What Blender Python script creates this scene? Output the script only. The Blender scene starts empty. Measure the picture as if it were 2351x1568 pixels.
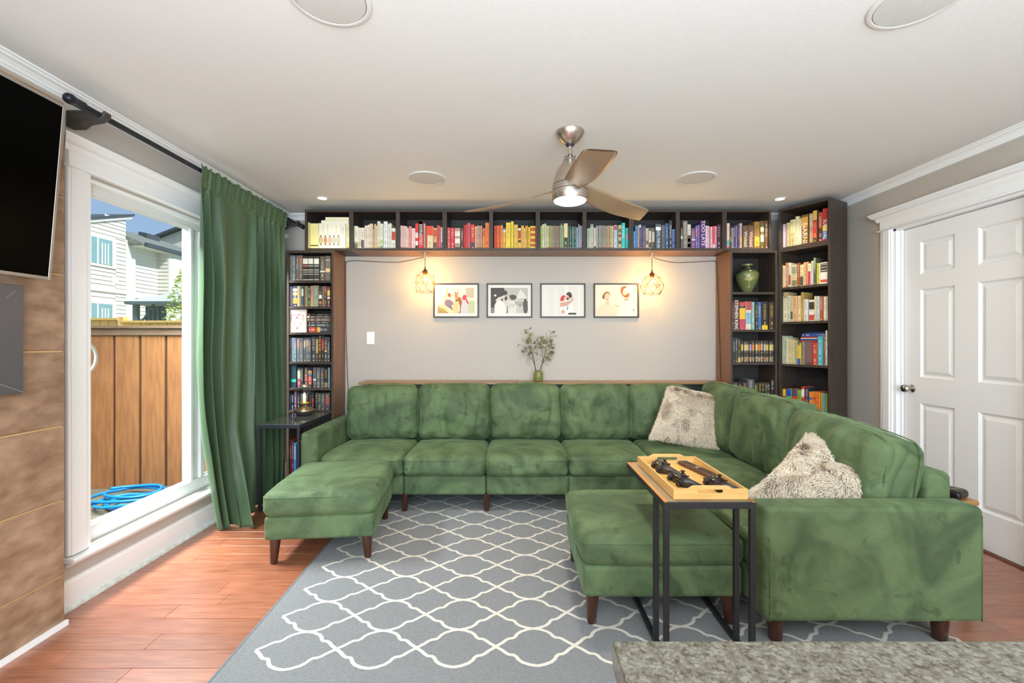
import bpy, bmesh, math, random
from math import pi, sin, cos, radians, sqrt, atan2
from mathutils import Vector, Matrix, noise
random.seed(7)
SC = bpy.context.scene
COL = SC.collection
H = 1.24            # eye height
F = 1045.0          # focal length in pixels of the 2351 wide frame

# ------------------------------------------------------------------ camera, world, sun, exposure
cd = bpy.data.cameras.new('camera'); cam = bpy.data.objects.new('camera', cd); COL.objects.link(cam)
cam.location = (0, 0, H); cam.rotation_euler = (pi/2, 0, 0)
cd.sensor_width = 36.0; cd.lens = 16.0; cd.clip_start = 0.02; cd.clip_end = 300
SC.camera = cam
SC.view_settings.view_transform = 'Standard'; SC.view_settings.look = 'None'
SC.view_settings.gamma = 1.0; SC.view_settings.use_curve_mapping = False
SC.view_settings.exposure = 0.07

def light(name, kind, loc, rot, energy, color=(1,1,1), **kw):
    d = bpy.data.lights.new(name, kind); d.energy = energy; d.color = color
    for k, v in kw.items(): setattr(d, k, v)
    o = bpy.data.objects.new(name, d); o.location = loc; o.rotation_euler = rot; COL.objects.link(o)
    return o
w = bpy.data.worlds.new('sky'); SC.world = w; w.use_nodes = True
nt = w.node_tree; nt.nodes.clear()
out = nt.nodes.new('ShaderNodeOutputWorld'); bg = nt.nodes.new('ShaderNodeBackground')
sky = nt.nodes.new('ShaderNodeTexSky'); sky.sky_type = 'HOSEK_WILKIE'
sd = Vector((1, -.4, 1.05)).normalized()
sky.sun_direction = sd; sky.turbidity = 3.0; sky.ground_albedo = .4
mixs = nt.nodes.new('ShaderNodeMixRGB'); mixs.blend_type = 'MIX'; mixs.inputs[0].default_value = .35
mixs.inputs[2].default_value = (.42, .58, .85, 1)
nt.links.new(sky.outputs[0], mixs.inputs[1]); nt.links.new(mixs.outputs[0], bg.inputs[0])
bg.inputs[1].default_value = 1.75
nt.links.new(bg.outputs[0], out.inputs[0])
light('sun', 'SUN', (0, 0, 20), sd.to_track_quat('Z', 'Y').to_euler(), 4.6, (1, .96, .9), angle=.01)
# unseen fill lamps, added behind the viewer and outside above the window
light('rear_fill_light', 'AREA', (.3, -2.85, 1.35), (radians(100), 0, 0), 310, (.73, .89, 1), shape='RECTANGLE', size=4.2, size_y=2.0)  # added fill from the rear, brightens the whole room
light('overhead_fill_light', 'AREA', (.3, -.9, 2.38), (0, 0, 0), 42, (.74, .89, 1), shape='RECTANGLE', size=3.4, size_y=1.6)  # added overhead fill, no fitting modelled
light('upward_fill_light', 'AREA', (.3, -.9, .95), (radians(180), 0, 0), 140, (.71, .88, 1), shape='RECTANGLE', size=3.0, size_y=2.4)  # added fill aimed up to brighten the ceiling
light('window_fill_light', 'AREA', (-2.75, 2.55, 2.75), (0, radians(-52), 0), 590, (.93, .97, 1), shape='RECTANGLE', size=.7, size_y=2.2)  # added fill above the window, brightens the floor patch

# ------------------------------------------------------------------ materials
def lin(h):
    if isinstance(h, tuple): return h[:3]
    r = []
    for i in (0, 2, 4):
        c = int(h[i:i+2], 16)/255
        r.append(c/12.92 if c <= .04045 else ((c+.055)/1.055)**2.4)
    return tuple(r)
MATS = {}
def mat(name, col='808080', rough=.5, metal=0, var=None, scale=6, stretch=(1,1,1), bump=0, bscale=80, detail=4, spec=.5,
        coat=0, coatr=.1, sheen=0, sheen_tint=None, trans=0, ior=1.45, emit=None, es=0, ramp=(.35,.65), rand=0, alpha=1):
    if name in MATS: return MATS[name]
    m = bpy.data.materials.new(name); m.use_nodes = True; MATS[name] = m
    n = m.node_tree.nodes; L = m.node_tree.links; p = n['Principled BSDF']
    p.inputs['Base Color'].default_value = (*lin(col), 1); p.inputs['Roughness'].default_value = rough
    p.inputs['Metallic'].default_value = metal; p.inputs['Specular IOR Level'].default_value = spec
    p.inputs['Coat Weight'].default_value = coat; p.inputs['Coat Roughness'].default_value = coatr
    p.inputs['Sheen Weight'].default_value = sheen
    if sheen_tint: p.inputs['Sheen Tint'].default_value = (*lin(sheen_tint), 1); p.inputs['Sheen Roughness'].default_value = .4
    p.inputs['Transmission Weight'].default_value = trans; p.inputs['IOR'].default_value = ior
    if emit: p.inputs['Emission Color'].default_value = (*lin(emit), 1); p.inputs['Emission Strength'].default_value = es
    tc = n.new('ShaderNodeTexCoord'); mp = n.new('ShaderNodeMapping'); mp.inputs['Scale'].default_value = stretch
    L.new(tc.outputs['Object'], mp.inputs[0])
    src = None
    if var:
        no = n.new('ShaderNodeTexNoise'); no.inputs['Scale'].default_value = scale; no.inputs['Detail'].default_value = detail
        L.new(mp.outputs[0], no.inputs['Vector'])
        cr = n.new('ShaderNodeValToRGB'); cr.color_ramp.elements[0].position = ramp[0]; cr.color_ramp.elements[1].position = ramp[1]
        cr.color_ramp.elements[0].color = (*lin(col), 1); cr.color_ramp.elements[1].color = (*lin(var), 1)
        L.new(no.outputs['Fac'], cr.inputs[0]); src = cr.outputs[0]
    if rand:
        oi = n.new('ShaderNodeObjectInfo'); mr = n.new('ShaderNodeMapRange'); mr.inputs[3].default_value = 1-rand; mr.inputs[4].default_value = 1+rand
        L.new(oi.outputs['Random'], mr.inputs[0])
        mx = n.new('ShaderNodeVectorMath'); mx.operation = 'SCALE'
        if src: L.new(src, mx.inputs[0])
        else: mx.inputs[0].default_value = lin(col)
        L.new(mr.outputs[0], mx.inputs['Scale']); src = mx.outputs[0]
    if src: L.new(src, p.inputs['Base Color'])
    if bump:
        nb = n.new('ShaderNodeTexNoise'); nb.inputs['Scale'].default_value = bscale; nb.inputs['Detail'].default_value = 3
        L.new(mp.outputs[0], nb.inputs['Vector'])
        b = n.new('ShaderNodeBump'); b.inputs['Strength'].default_value = bump; b.inputs['Distance'].default_value = .004
        L.new(nb.outputs['Fac'], b.inputs['Height']); L.new(b.outputs[0], p.inputs['Normal'])
    return m
def attr_mat(name, rough=.5, spec=.4, bump=0):
    m = bpy.data.materials.new(name); m.use_nodes = True; n = m.node_tree.nodes; L = m.node_tree.links; p = n['Principled BSDF']
    a = n.new('ShaderNodeAttribute'); a.attribute_name = 'col'; L.new(a.outputs['Color'], p.inputs['Base Color'])
    p.inputs['Roughness'].default_value = rough; p.inputs['Specular IOR Level'].default_value = spec
    MATS[name] = m; return m
def pane_mat(name, tint, ior=1.45):
    m = bpy.data.materials.new(name); m.use_nodes = True; n = m.node_tree.nodes; L = m.node_tree.links; n.remove(n['Principled BSDF'])
    t = n.new('ShaderNodeBsdfTransparent'); t.inputs[0].default_value = (*tint, 1)
    g = n.new('ShaderNodeBsdfGlossy'); g.inputs['Roughness'].default_value = .01
    fr = n.new('ShaderNodeFresnel'); fr.inputs[0].default_value = ior
    geo = n.new('ShaderNodeNewGeometry'); ml = n.new('ShaderNodeMath'); ml.operation = 'MULTIPLY_ADD'; ml.inputs[1].default_value = -1; ml.inputs[2].default_value = 1
    L.new(geo.outputs['Backfacing'], ml.inputs[0]); m2 = n.new('ShaderNodeMath'); m2.operation = 'MULTIPLY'; L.new(ml.outputs[0], m2.inputs[0]); L.new(fr.outputs[0], m2.inputs[1])
    mx = n.new('ShaderNodeMixShader'); L.new(m2.outputs[0], mx.inputs[0]); L.new(t.outputs[0], mx.inputs[1]); L.new(g.outputs[0], mx.inputs[2])
    L.new(mx.outputs[0], n['Material Output'].inputs[0]); MATS[name] = m; return m

# ------------------------------------------------------------------ mesh builder
def bas(o):
    return Matrix.LocRotScale(o.location, o.rotation_euler, o.scale)
def wmat(o):
    return bas(o) if o.parent is None else wmat(o.parent) @ bas(o)
def tangent_frame(t):
    up = Vector((0, 0, 1)) if abs(t.z) < .95 else Vector((1, 0, 0))
    a = t.cross(up).normalized(); return a, t.cross(a).normalized()
class MB:
    def __init__(s): s.v = []; s.f = []; s.c = []; s.col = None
    def add(s, vs, fs, col=None):
        b = len(s.v); s.v += [Vector(x) for x in vs]
        for f in fs: s.f.append([b+i for i in f]); s.c.append(col)
        return s
    def box(s, x0, x1, y0, y1, z0, z1, col=None):
        return s.add([(x0,y0,z0),(x1,y0,z0),(x1,y1,z0),(x0,y1,z0),(x0,y0,z1),(x1,y0,z1),(x1,y1,z1),(x0,y1,z1)],
              [(0,3,2,1),(4,5,6,7),(0,1,5,4),(1,2,6,5),(2,3,7,6),(3,0,4,7)], col)
    def prism(s, poly, axis, a, b, col=None):
        n = len(poly)
        def P(p, t): return {'x': (t, p[0], p[1]), 'y': (p[0], t, p[1]), 'z': (p[0], p[1], t)}[axis]
        return s.add([P(p, a) for p in poly]+[P(p, b) for p in poly],
            [tuple(range(n))[::-1], tuple(range(n, 2*n))]+[(i, (i+1) % n, n+(i+1) % n, n+i) for i in range(n)], col)
    def tube(s, path, r, n=8, col=None, closed=False, cap=True):
        P = [Vector(p) for p in path]; m = len(P); vs = []; R = r if isinstance(r, (list, tuple)) else [r]*m
        a = None
        for i, p in enumerate(P):
            if closed: t = (P[(i+1) % m]-P[i-1]).normalized()
            else: t = (P[min(i+1, m-1)]-P[max(i-1, 0)]).normalized()
            if a is None: a, b = tangent_frame(t)
            else:
                a = (a-t*a.dot(t)).normalized(); b = t.cross(a).normalized()
            for k in range(n):
                q = 2*pi*k/n; vs.append(p+(a*cos(q)+b*sin(q))*R[i])
        fs = []
        for i in range(m if closed else m-1):
            j = (i+1) % m
            for k in range(n): fs.append((i*n+k, i*n+(k+1) % n, j*n+(k+1) % n, j*n+k))
        if cap and not closed: fs += [tuple(range(n))[::-1], tuple(range((m-1)*n, m*n))]
        return s.add(vs, fs, col)
    def lathe(s, prof, c=(0,0,0), n=32, col=None, axis='z', caps=True):
        vs = []; c = Vector(c)
        for r, z in prof:
            for k in range(n):
                q = 2*pi*k/n
                d = {'z': (r*cos(q), r*sin(q), z), 'y': (r*cos(q), z, r*sin(q)), 'x': (z, r*cos(q), r*sin(q))}[axis]
                vs.append(c+Vector(d))
        fs = [(i*n+k, i*n+(k+1) % n, (i+1)*n+(k+1) % n, (i+1)*n+k) for i in range(len(prof)-1) for k in range(n)]
        if caps: fs += [tuple(range(n))[::-1], tuple(range((len(prof)-1)*n, len(prof)*n))]
        return s.add(vs, fs, col)
    def grid(s, fn, nu, nv, col=None, flip=False):
        vs = [fn(i/nu, j/nv) for j in range(nv+1) for i in range(nu+1)]
        fs = []
        for j in range(nv):
            for i in range(nu):
                a = j*(nu+1)+i; q = (a, a+1, a+nu+2, a+nu+1); fs.append(q[::-1] if flip else q)
        return s.add(vs, fs, col)
    def xf(s, M): s.v = [M @ v for v in s.v]; return s
    def build(s, name, m, parent=None, smooth=False, bevel=0, local=False, fix=True, auto=None, seg=1):
        me = bpy.data.meshes.new(name)
        vs = s.v
        if parent is not None and not local:
            Mi = wmat(parent).inverted(); vs = [Mi @ v for v in vs]
        me.from_pydata([tuple(v) for v in vs], [], s.f)
        if any(c is not None for c in s.c):
            at = me.color_attributes.new('col', 'FLOAT_COLOR', 'CORNER')
            buf = []
            for p, c in zip(me.polygons, s.c): buf += [*(c or (.5,.5,.5)), 1.0]*p.loop_total
            at.data.foreach_set('color', buf)
        if fix:
            bm = bmesh.new(); bm.from_mesh(me); bmesh.ops.recalc_face_normals(bm, faces=bm.faces); bm.to_mesh(me); bm.free()
        me.materials.append(MATS[m] if isinstance(m, str) else m)
        if smooth: me.shade_smooth()
        if auto:
            me.shade_smooth(); me.set_sharp_from_angle(angle=radians(auto))
        o = bpy.data.objects.new(name, me); COL.objects.link(o)
        if parent is not None: o.parent = parent
        if bevel:
            b = o.modifiers.new('bevel', 'BEVEL'); b.width = bevel; b.segments = seg; b.limit_method = 'ANGLE'; b.angle_limit = radians(40)
            if seg > 1: me.shade_smooth(); me.set_sharp_from_angle(angle=radians(50))
        return o
def thing(name, label, cat, loc=(0,0,0), rz=0, group=None):
    o = bpy.data.objects.new(name, None); COL.objects.link(o); o.location = loc; o.rotation_euler = (0,0,rz)
    o.empty_display_size = .05
    o['label'] = label; o['category'] = cat
    if group: o['group'] = group
    return o
def tag(o, label=None, cat=None, group=None):
    if label: o['label'] = label
    if cat: o['category'] = cat
    if group: o['group'] = group
    return o
def struct(o): o['kind'] = 'structure'; return o
def sempty(name, loc=(0,0,0)):
    o = bpy.data.objects.new(name, None); COL.objects.link(o); o.location = loc; o['kind'] = 'structure'; return o
def BX(name, m, parent, *a, bevel=0, seg=1):
    return MB().box(*a).build(name, m, parent, bevel=bevel, seg=seg)
def smooth_path(pts, k=6):
    P = [Vector(p) for p in pts]; o = []
    for i in range(len(P)-1):
        a = P[max(i-1, 0)]; b = P[i]; c = P[i+1]; d = P[min(i+2, len(P)-1)]
        for j in range(k):
            t = j/k
            o.append(.5*((2*b)+(c-a)*t+(2*a-5*b+4*c-d)*t*t+(3*b-a-3*c+d)*t**3))
    o.append(P[-1]); return o

# soft cushion-like box, centred on origin; half = half sizes, r = edge radius, bulge = (x,y,z) crown
def soft_map(p, half, r, bulge):
    q = Vector([max(-(h-r), min(h-r, c)) for c, h in zip(p, half)])
    d = p-q
    if d.length > 1e-9: d = d.normalized()*r
    o = q+d
    u = [o[i]/half[i] for i in range(3)]
    e = [max(0, 1-abs(a)**2.6) for a in u]
    return Vector((o.x+bulge[0]*u[0]*e[1]*e[2], o.y+bulge[1]*u[1]*e[0]*e[2], o.z+bulge[2]*u[2]*e[0]*e[1]))
def soft_box(half, r, bulge=(0,0,0), n=14, nz=.0, nsc=3.0, seed=0, wr=0, xfm=None, pinch=0):
    def samples(h):
        a = [r*math.tan(radians(t)) for t in (45, 33, 22, 11)]
        inner = h-r
        s = [inner+x for x in a]
        mid = [inner*(1-2*i/n) for i in range(n+1)]
        return s+mid+[-x for x in s[::-1]]
    S = [samples(h) for h in half]; m = MB()
    def fin(p):
        o = soft_map(p, half, r, bulge)
        if pinch:
            ux, uy, uz = o.x/half[0], o.y/half[1], o.z/half[2]
        if nz or wr:
            s1 = Vector((seed*3.1, seed*1.7, seed*.9)); nrm = (o-Vector([c*.6 for c in o])); nrm = nrm.normalized() if nrm.length else Vector((0,0,1))
            d = nz*noise.noise(o*nsc+s1)
            if wr:
                ed = min(1.0, (abs(o.x)/half[0])**3+(abs(o.z)/half[2])**3)
                d += wr*(.35+.65*ed)*(abs(noise.noise(Vector((o.x*9+o.z*7, o.y*4, o.z*13-o.x*5))+s1))*2-.6)
            o = o+nrm*d
        return o
    for ax in range(3):
        b, c = (ax+1) % 3, (ax+2) % 3
        for sg in (1, -1):
            vs = []
            for j in S[c]:
                for i in S[b]:
                    p = Vector((0,0,0)); p[ax] = sg*half[ax]; p[b] = i; p[c] = j; vs.append(fin(p))
            nb = len(S[b]); fs = []
            for j in range(len(S[c])-1):
                for i in range(nb-1):
                    a = j*nb+i; q = (a, a+1, a+nb+1, a+nb); fs.append(q if sg < 0 else q[::-1])
            m.add(vs, fs)
    if xfm is not None: m.xf(xfm)
    return m
def weld(o, d=.0005):
    bm = bmesh.new(); bm.from_mesh(o.data); bmesh.ops.remove_doubles(bm, verts=bm.verts, dist=d)
    bmesh.ops.recalc_face_normals(bm, faces=bm.faces); bm.to_mesh(o.data); bm.free(); o.data.shade_smooth(); return o
def seam(half, r, bulge, z, xfm, rad=.0035, axis=2):   # piping that runs round the box at the edge of the +z / -z face
    pts = []; t = (r*.62)
    hx, hy = half[0]-r*.28, half[1]-r*.28
    N = 14
    def arc(cx, cy, a0):
        k = r*.75
        return [(cx+k*cos(a0+i*pi/2/5), cy+k*sin(a0+i*pi/2/5)) for i in range(6)]
    k = r*.75
    P = arc(half[0]-k, half[1]-k, 0)+arc(-half[0]+k, half[1]-k, pi/2)+arc(-half[0]+k, -half[1]+k, pi)+arc(half[0]-k, -half[1]+k, 1.5*pi)
    Q = []
    for i in range(len(P)):
        a = P[i]; b = P[(i+1) % len(P)]; d = sqrt((a[0]-b[0])**2+(a[1]-b[1])**2); st = max(1, int(d/.05))
        for s_ in range(st): Q.append((a[0]+(b[0]-a[0])*s_/st, a[1]+(b[1]-a[1])*s_/st))
    for x, y in Q:
        p = soft_map(Vector((x*1.0, y*1.0, z)), half, r, bulge)
        pts.append(xfm @ p)
    return MB().tube(pts, rad, 6, closed=True)
# ------------------------------------------------------------------ material set
XL, XR, YB, ZC, YF = -2.065, 2.76, 4.18, 2.405, -3.0
mat('ceiling_paint', 'e4e1dc', .75, bump=.12, bscale=140)
mat('wall_paint', 'b9b1a8', .7, bump=.08, bscale=160)
mat('trim_white', 'f3f2f1', .38, spec=.5)
mat('shoe_white', 'e6e7e2', .5, var='c9cbc3', scale=30)
mat('frame_white', 'e2e2e0', .35)
mat('plank', '8d5138', .30, var='a8694a', scale=5, stretch=(1.2, 14, 14), coat=.9, coatr=.32, bump=.08, bscale=40, rand=.13)
mat('plank_gap', '5a2f24', .6)
mat('tile', '86674f', .5, var='ae8f76', scale=8, stretch=(1, 1.3, 2.6), bump=.8, bscale=16, detail=12, ramp=(.30,.70), rand=.07)
mat('grout', 'd3ab78', .6)
mat('black_wood', '3b3029', .42, var='4a3d33', scale=9, stretch=(6, 6, 1), bump=.06, bscale=60)
mat('black_board', '2b2523', .5)
mat('book_paper', 'ded3bd', .8)
pane_mat('clear_glass', (.97, .985, .98)); pane_mat('globe_glass', (.95, .96, .95), 1.9)
mat('steel', 'b9b4ad', .28, 1, bump=.05, bscale=200, stretch=(30,30,1))
mat('chrome', 'b4b0ab', .15, 1)
mat('dark_metal', '3b3d40', .45, .6)
mat('iron', '2c2f36', .5, .2)

# ------------------------------------------------------------------ room shell
fl = struct(BX('floor', 'plank_gap', None, XL-.3, XR+.3, YF-.2, YB+.1, -.12, -.012))
PW = .1034
y = .9; k = 0
rr = random.Random(3)
rear = MB()
while y < YB:
    x = XL-.0+0; x -= rr.random()*.9
    while x < XR+.2:
        ln = rr.choice((.75, .95, 1.15, 1.35)); a, b = max(x, XL-.05), min(x+ln, XR+.2)
        if b-a > .02:
            y1 = min(y+PW, YB)
            p = MB(); c = .0013; g = .0004
            p.add([(a+g,y+g,-.012),(b-g,y+g,-.012),(b-g,y1-g,-.012),(a+g,y1-g,-.012),(a+g+c,y+g+c,0),(b-g-c,y+g+c,0),(b-g-c,y1-g-c,0),(a+g+c,y1-g-c,0),
                   (a+g,y+g,-c),(b-g,y+g,-c),(b-g,y1-g,-c),(a+g,y1-g,-c)],
                  [(0,1,9,8),(1,2,10,9),(2,3,11,10),(3,0,8,11),(8,9,5,4),(9,10,6,5),(10,11,7,6),(11,8,4,7),(4,5,6,7)])
            p.build('plank', 'plank', fl)
        x += ln
    y += PW
yy = .9
while yy > YF-.1:
    rear.box(XL-.05, XR+.2, yy-PW+.0008, yy-.0008, -.012, 0); yy -= PW
ro = rear.build('planks', 'plank', fl); ro['kind'] = 'stuff'
struct(BX('ceiling', 'ceiling_paint', None, XL-.3, XR+.3, YF-.2, YB+.25, ZC, ZC+.12))
struct(BX('wall_back', 'wall_paint', None, XL-.2, XR+.2, YB, YB+.15, 0, ZC))
struct(BX('upper_shade_block', mat('siding', 'e9e7e1', .7), None, XL-.2, XR+.2, YF-.2, YB+.25, ZC+.12, 5.6))  # unseen block over the room, added to shade the near fence
# left wall with window opening Y 2.215..3.90, Z .245..2.03
WY0, WY1, WZ0, WZ1 = 2.215, 3.90, .245, 2.03
wl = struct(MB().box(XL-.15, XL, YF-.2, WY0, 0, ZC).box(XL-.15, XL, WY1, YB+.15, 0, ZC).box(XL-.15, XL, WY0, WY1, 0, WZ0).box(XL-.15, XL, WY0, WY1, WZ1, ZC).build('wall_left', 'wall_paint'))
# tiled chimney breast
TX = -1.955
BX('chimney_breast', 'grout', wl, XL, TX-.008, YF, 1.985, 0, 2.285)
zs = [.0, .219, .549, .872, 1.198, 1.53, 1.867, 2.19, 2.285]
for a, b in zip(zs[:-1], zs[1:]):
    y1 = 1.99; off = 0
    while y1 > -1.2:
        y0 = y1-.61
        c = .003
        z0, z1 = a+.0045, b-.0045
        MB().add([(XL+.02,y0+.003,z0),(XL+.02,y1-.0,z0),(XL+.02,y1-.0,z1),(XL+.02,y0+.003,z1),(TX-c,y0+.003,z0),(TX-c,y1,z0),(TX-c,y1,z1),(TX-c,y0+.003,z1),
                  (TX,y0+.003+c,z0+c),(TX,y1-c,z0+c),(TX,y1-c,z1-c),(TX,y0+.003+c,z1-c)],
                 [(0,1,2,3),(0,4,5,1),(1,5,6,2),(2,6,7,3),(3,7,4,0),(4,8,9,5),(5,9,10,6),(6,10,11,7),(7,11,8,4),(8,11,10,9)]).build('tile', 'tile', wl)
        y1 = y0
BX('floor_strip', 'trim_white', wl, TX, TX+.012, YF, 1.995, 0, .022)
# right wall with the door opening Y 2.43..3.29, Z 0..2.05
DY0, DY1, DX = 2.40, 3.29, 2.80
struct(MB().box(XR, XR+.15, YF-.2, DY0, 0, ZC).box(XR, XR+.15, DY1, YB+.15, 0, ZC).box(XR, XR+.15, DY0, DY1, 2.05, ZC).build('wall_right', 'wall_paint'))
# unseen wall behind the viewer, wide opening added to let sky light in
struct(MB().box(XL, XR, YF-.15, YF, 0, .3).box(XL, XR, YF-.15, YF, 2.3, ZC).box(XL, -1.85, YF-.15, YF, .3, 2.3).box(2.5, XR, YF-.15, YF, .3, 2.3).build('wall_front', 'wall_paint'))
# crown moulding : profile (distance from wall, drop from ceiling)
cp = [(0, 0), (.052, 0), (.052, -.008), (.040, -.014), (.034, -.026), (.018, -.038), (.012, -.046), (.012, -.052), (0, -.052)]
cp = [(0, 0), (.056, 0), (.056, -.007), (.046, -.010), (.043, -.016), (.030, -.020), (.018, -.032), (.015, -.041), (.009, -.044), (.008, -.052), (0, -.054)]
struct(MB().prism([(XL+a, ZC+b) for a, b in cp], 'y', YF, YB).build('trim_1', 'trim_white'))
struct(MB().prism([(XR-a, ZC+b) for a, b in cp], 'y', YF, YB).build('trim_2', 'trim_white'))
struct(MB().prism([(YB-a, ZC+b) for a, b in cp], 'x', XL, XR).build('trim_3', 'trim_white'))
# baseboards
bb = [(0, 0), (.028, 0), (.028, .012), (.022, .018), (.016, .02), (.016, .118), (.012, .13), (0, .133)]
o = struct(MB().prism([(XL+a, b) for a, b in [(0,0),(.018,0),(.018,.118),(.012,.13),(0,.133)]], 'y', 1.99, YB).build('baseboard_left', 'trim_white'))
MB().prism([(XL+.018+a, b) for a, b in [(0,0),(.018,0),(.017,.008),(.012,.015),(0,.019)]], 'y', 1.995, YB).build('shoe_moulding', 'shoe_white', o)
struct(MB().prism([(YB-a, b) for a, b in bb], 'x', XL+.03, XR-.03).build('baseboard_back', 'trim_white'))
struct(MB().prism([(XR-a, b) for a, b in bb], 'y', 3.40, YB).build('baseboard_right', 'trim_white'))

# ------------------------------------------------------------------ window
wi = sempty('window_1', (XL, (WY0+WY1)/2, WZ0))
cw = .115
def casing(parent, X, s, y0, y1, z0, z1, name='casing'):
    # s = +1 projects to +x
    MB().box(min(X, X+s*.018), max(X, X+s*.018), y0, y1, z0, z1).box(min(X, X+s*.026), max(X, X+s*.026), y0+.012, y1-.03, z0, z1).build(name, 'trim_white', parent, bevel=.003)
casing(wi, XL, 1, WY0-cw, WY0, WZ0, 2.055)
casing(wi, XL, 1, WY1, WY1+cw, WZ0, 2.055)
def head(parent, X, s, y0, y1, zt=2.19):
    MB().box(min(X,X+s*.022), max(X,X+s*.022), y0, y1, 2.055, zt-.04).build('head_board', 'trim_white', parent, bevel=.002)
    MB().box(min(X,X+s*.038), max(X,X+s*.038), y0-.014, y1+.014, 2.050, 2.062).build('head_bead', 'trim_white', parent, bevel=.004, seg=2)
    pr = [(0,0),(.024,0),(.030,.012),(.034,.026),(.05,.034),(.062,.05),(.066,.052),(.066,.066),(0,.066)]
    m = MB()
    n = len(pr); z0 = zt-.066
    vs = []
    for e, yy in ((1, y1), (-1, y0)):
        for a, b in pr: vs.append((X+s*a, yy+e*(a*.9 if a > 0 else 0), z0+b))
    m.add(vs, [tuple(range(n)), tuple(range(n, 2*n))[::-1]]+[(i, (i+1) % n, n+(i+1) % n, n+i) for i in range(n)])
    m.build('cornice', 'trim_white', parent)
head(wi, XL, 1, WY0-cw, WY1+cw)
# inner jambs, stool and apron
MB().box(XL-.09, XL+.002, WY0-.006, WY0+.012, WZ0, WZ1).box(XL-.09, XL+.002, WY1-.012, WY1+.006, WZ0, WZ1).box(XL-.09, XL+.002, WY0, WY1, WZ1-.012, WZ1+.006).build('jamb', 'trim_white', wi)
MB().prism([(XL-.09, WZ0-.005), (XL+.05, WZ0-.005), (XL+.055, WZ0-.012), (XL+.055, WZ0-.022), (XL+.048, WZ0-.028), (XL-.09, WZ0-.028)], 'y', WY0-cw-.01, WY1+cw+.01).build('window_stool', 'trim_white', wi, bevel=.002)
MB().prism([(XL, WZ0-.028), (XL+.034, WZ0-.028), (XL+.03, WZ0-.04), (XL+.016, WZ0-.052), (XL, WZ0-.056)], 'y', WY0-cw+.005, WY1+cw).build('apron', 'trim_white', wi)
# sash frame: rails, stiles, two panes
GX = -2.13
MB().box(GX-.03, GX+.03, WY0, WY1, WZ0-.003, .325).build('bottom_rail', 'frame_white', wi, bevel=.006, seg=2)
MB().box(GX-.03, GX+.03, WY0, WY1, 1.978, WZ1).build('top_rail', 'frame_white', wi, bevel=.004)
MB().box(GX-.03, GX+.03, WY0, WY0+.045, .325, 1.978).build('stile', 'frame_white', wi, bevel=.004)
MB().box(GX-.03, GX+.03, WY1-.06, WY1, .325, 1.978).build('stile', 'frame_white', wi, bevel=.004)
for a, b, t in ((2.975, 3.005, .030), (3.01, 3.055, .018), (3.06, 3.10, .036)):
    MB().box(GX-.03, GX+t, a, b, .325, 1.978).build('mullion', 'frame_white', wi, bevel=.004)
for a, b in ((WY0+.045, 2.975), (3.10, WY1-.06)):
    BX('pane', 'clear_glass', wi, GX-.004, GX+.004, a, b, .325, 1.978)
    MB().box(GX+.004, GX+.014, a, b, .325, .335).box(GX+.004, GX+.014, a, b, 1.966, 1.978).build('glazing_bead', 'frame_white', wi)

# ------------------------------------------------------------------ door
dr = sempty('door_1', (DX, (2.44+3.25)/2, 0))
d0, d1, T = 2.44, 3.25, .036
cols = ((3.121, 2.879), (2.738-.005, 2.49))
rows = ((1.924, 1.70), (1.597, .995), (.817, .229))
slab = MB()
slab.box(DX, DX+T, cols[0][0], d1, .008, 2.03).box(DX, DX+T, d0, cols[1][1], .008, 2.03).box(DX, DX+T, cols[1][0], cols[0][1], .008, 2.03)
zz = [2.03, 1.924, 1.70, 1.597, .995, .817, .229, .008]
for i in range(0, 8, 2):
    for c in cols: slab.box(DX, DX+T, c[1], c[0], zz[i+1], zz[i])
slab.build('door_slab', 'trim_white', dr)
for c in cols:
    for r_ in rows:
        y1, y0 = c; z1, z0 = r_; m = MB()
        a = .020; b = .042
        m.add([(DX+.001,y0,z0),(DX+.001,y1,z0),(DX+.001,y1,z1),(DX+.001,y0,z1),
               (DX+.012,y0+a*.6,z0+a*.6),(DX+.012,y1-a*.6,z0+a*.6),(DX+.012,y1-a*.6,z1-a*.6),(DX+.012,y0+a*.6,z1-a*.6),
               (DX+.012,y0+a,z0+a),(DX+.012,y1-a,z0+a),(DX+.012,y1-a,z1-a),(DX+.012,y0+a,z1-a),
               (DX+.003,y0+b,z0+b),(DX+.003,y1-b,z0+b),(DX+.003,y1-b,z1-b),(DX+.003,y0+b,z1-b)],
              [(j*4+i, j*4+(i+1)%4, (j+1)*4+(i+1)%4, (j+1)*4+i) for j in range(3) for i in range(4)]+[(12,13,14,15)])
        m.build('door_panel', 'trim_white', dr)
MB().box(XR-.002, DX+.06, 3.27, 3.292, 0, 2.05).box(XR-.002, DX+.06, DY0-.002, 2.42, 0, 2.05).box(XR-.002, DX+.06, DY0, 3.29, 2.035, 2.052).box(DX+T, DX+.06, 3.235, 3.27, 0, 2.03).box(DX-.014, DX, 3.252, 3.272, 0, 2.045).build('jamb', 'trim_white', dr)
casing(dr, XR, -1, 3.29, 3.39, 0, 2.055)
casing(dr, XR, -1, 2.30, 2.40, 0, 2.055)
head(dr, XR, -1, 2.30, 3.39)
MB().box(XR+.01, DX+.05, DY0, 3.27, 0, .006).build('threshold', mat('threshold_wood', '6e4028', .5), dr)
kb = MB().lathe([(.028, 0), (.028, -.004), (.022, -.008), (.011, -.012), (.010, -.028), (.016, -.034), (.026, -.044), (.028, -.054), (.023, -.064), (.01, -.069), (0.001, -.07)], (DX, 3.185, .912), 24, axis='x')
kb.build('door_knob', 'steel', dr, auto=35)
MB().lathe([(.004, -.0705), (.004, -.071)], (DX, 3.185, .912), 12, axis='x').build('keyhole', 'iron', dr)
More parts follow.
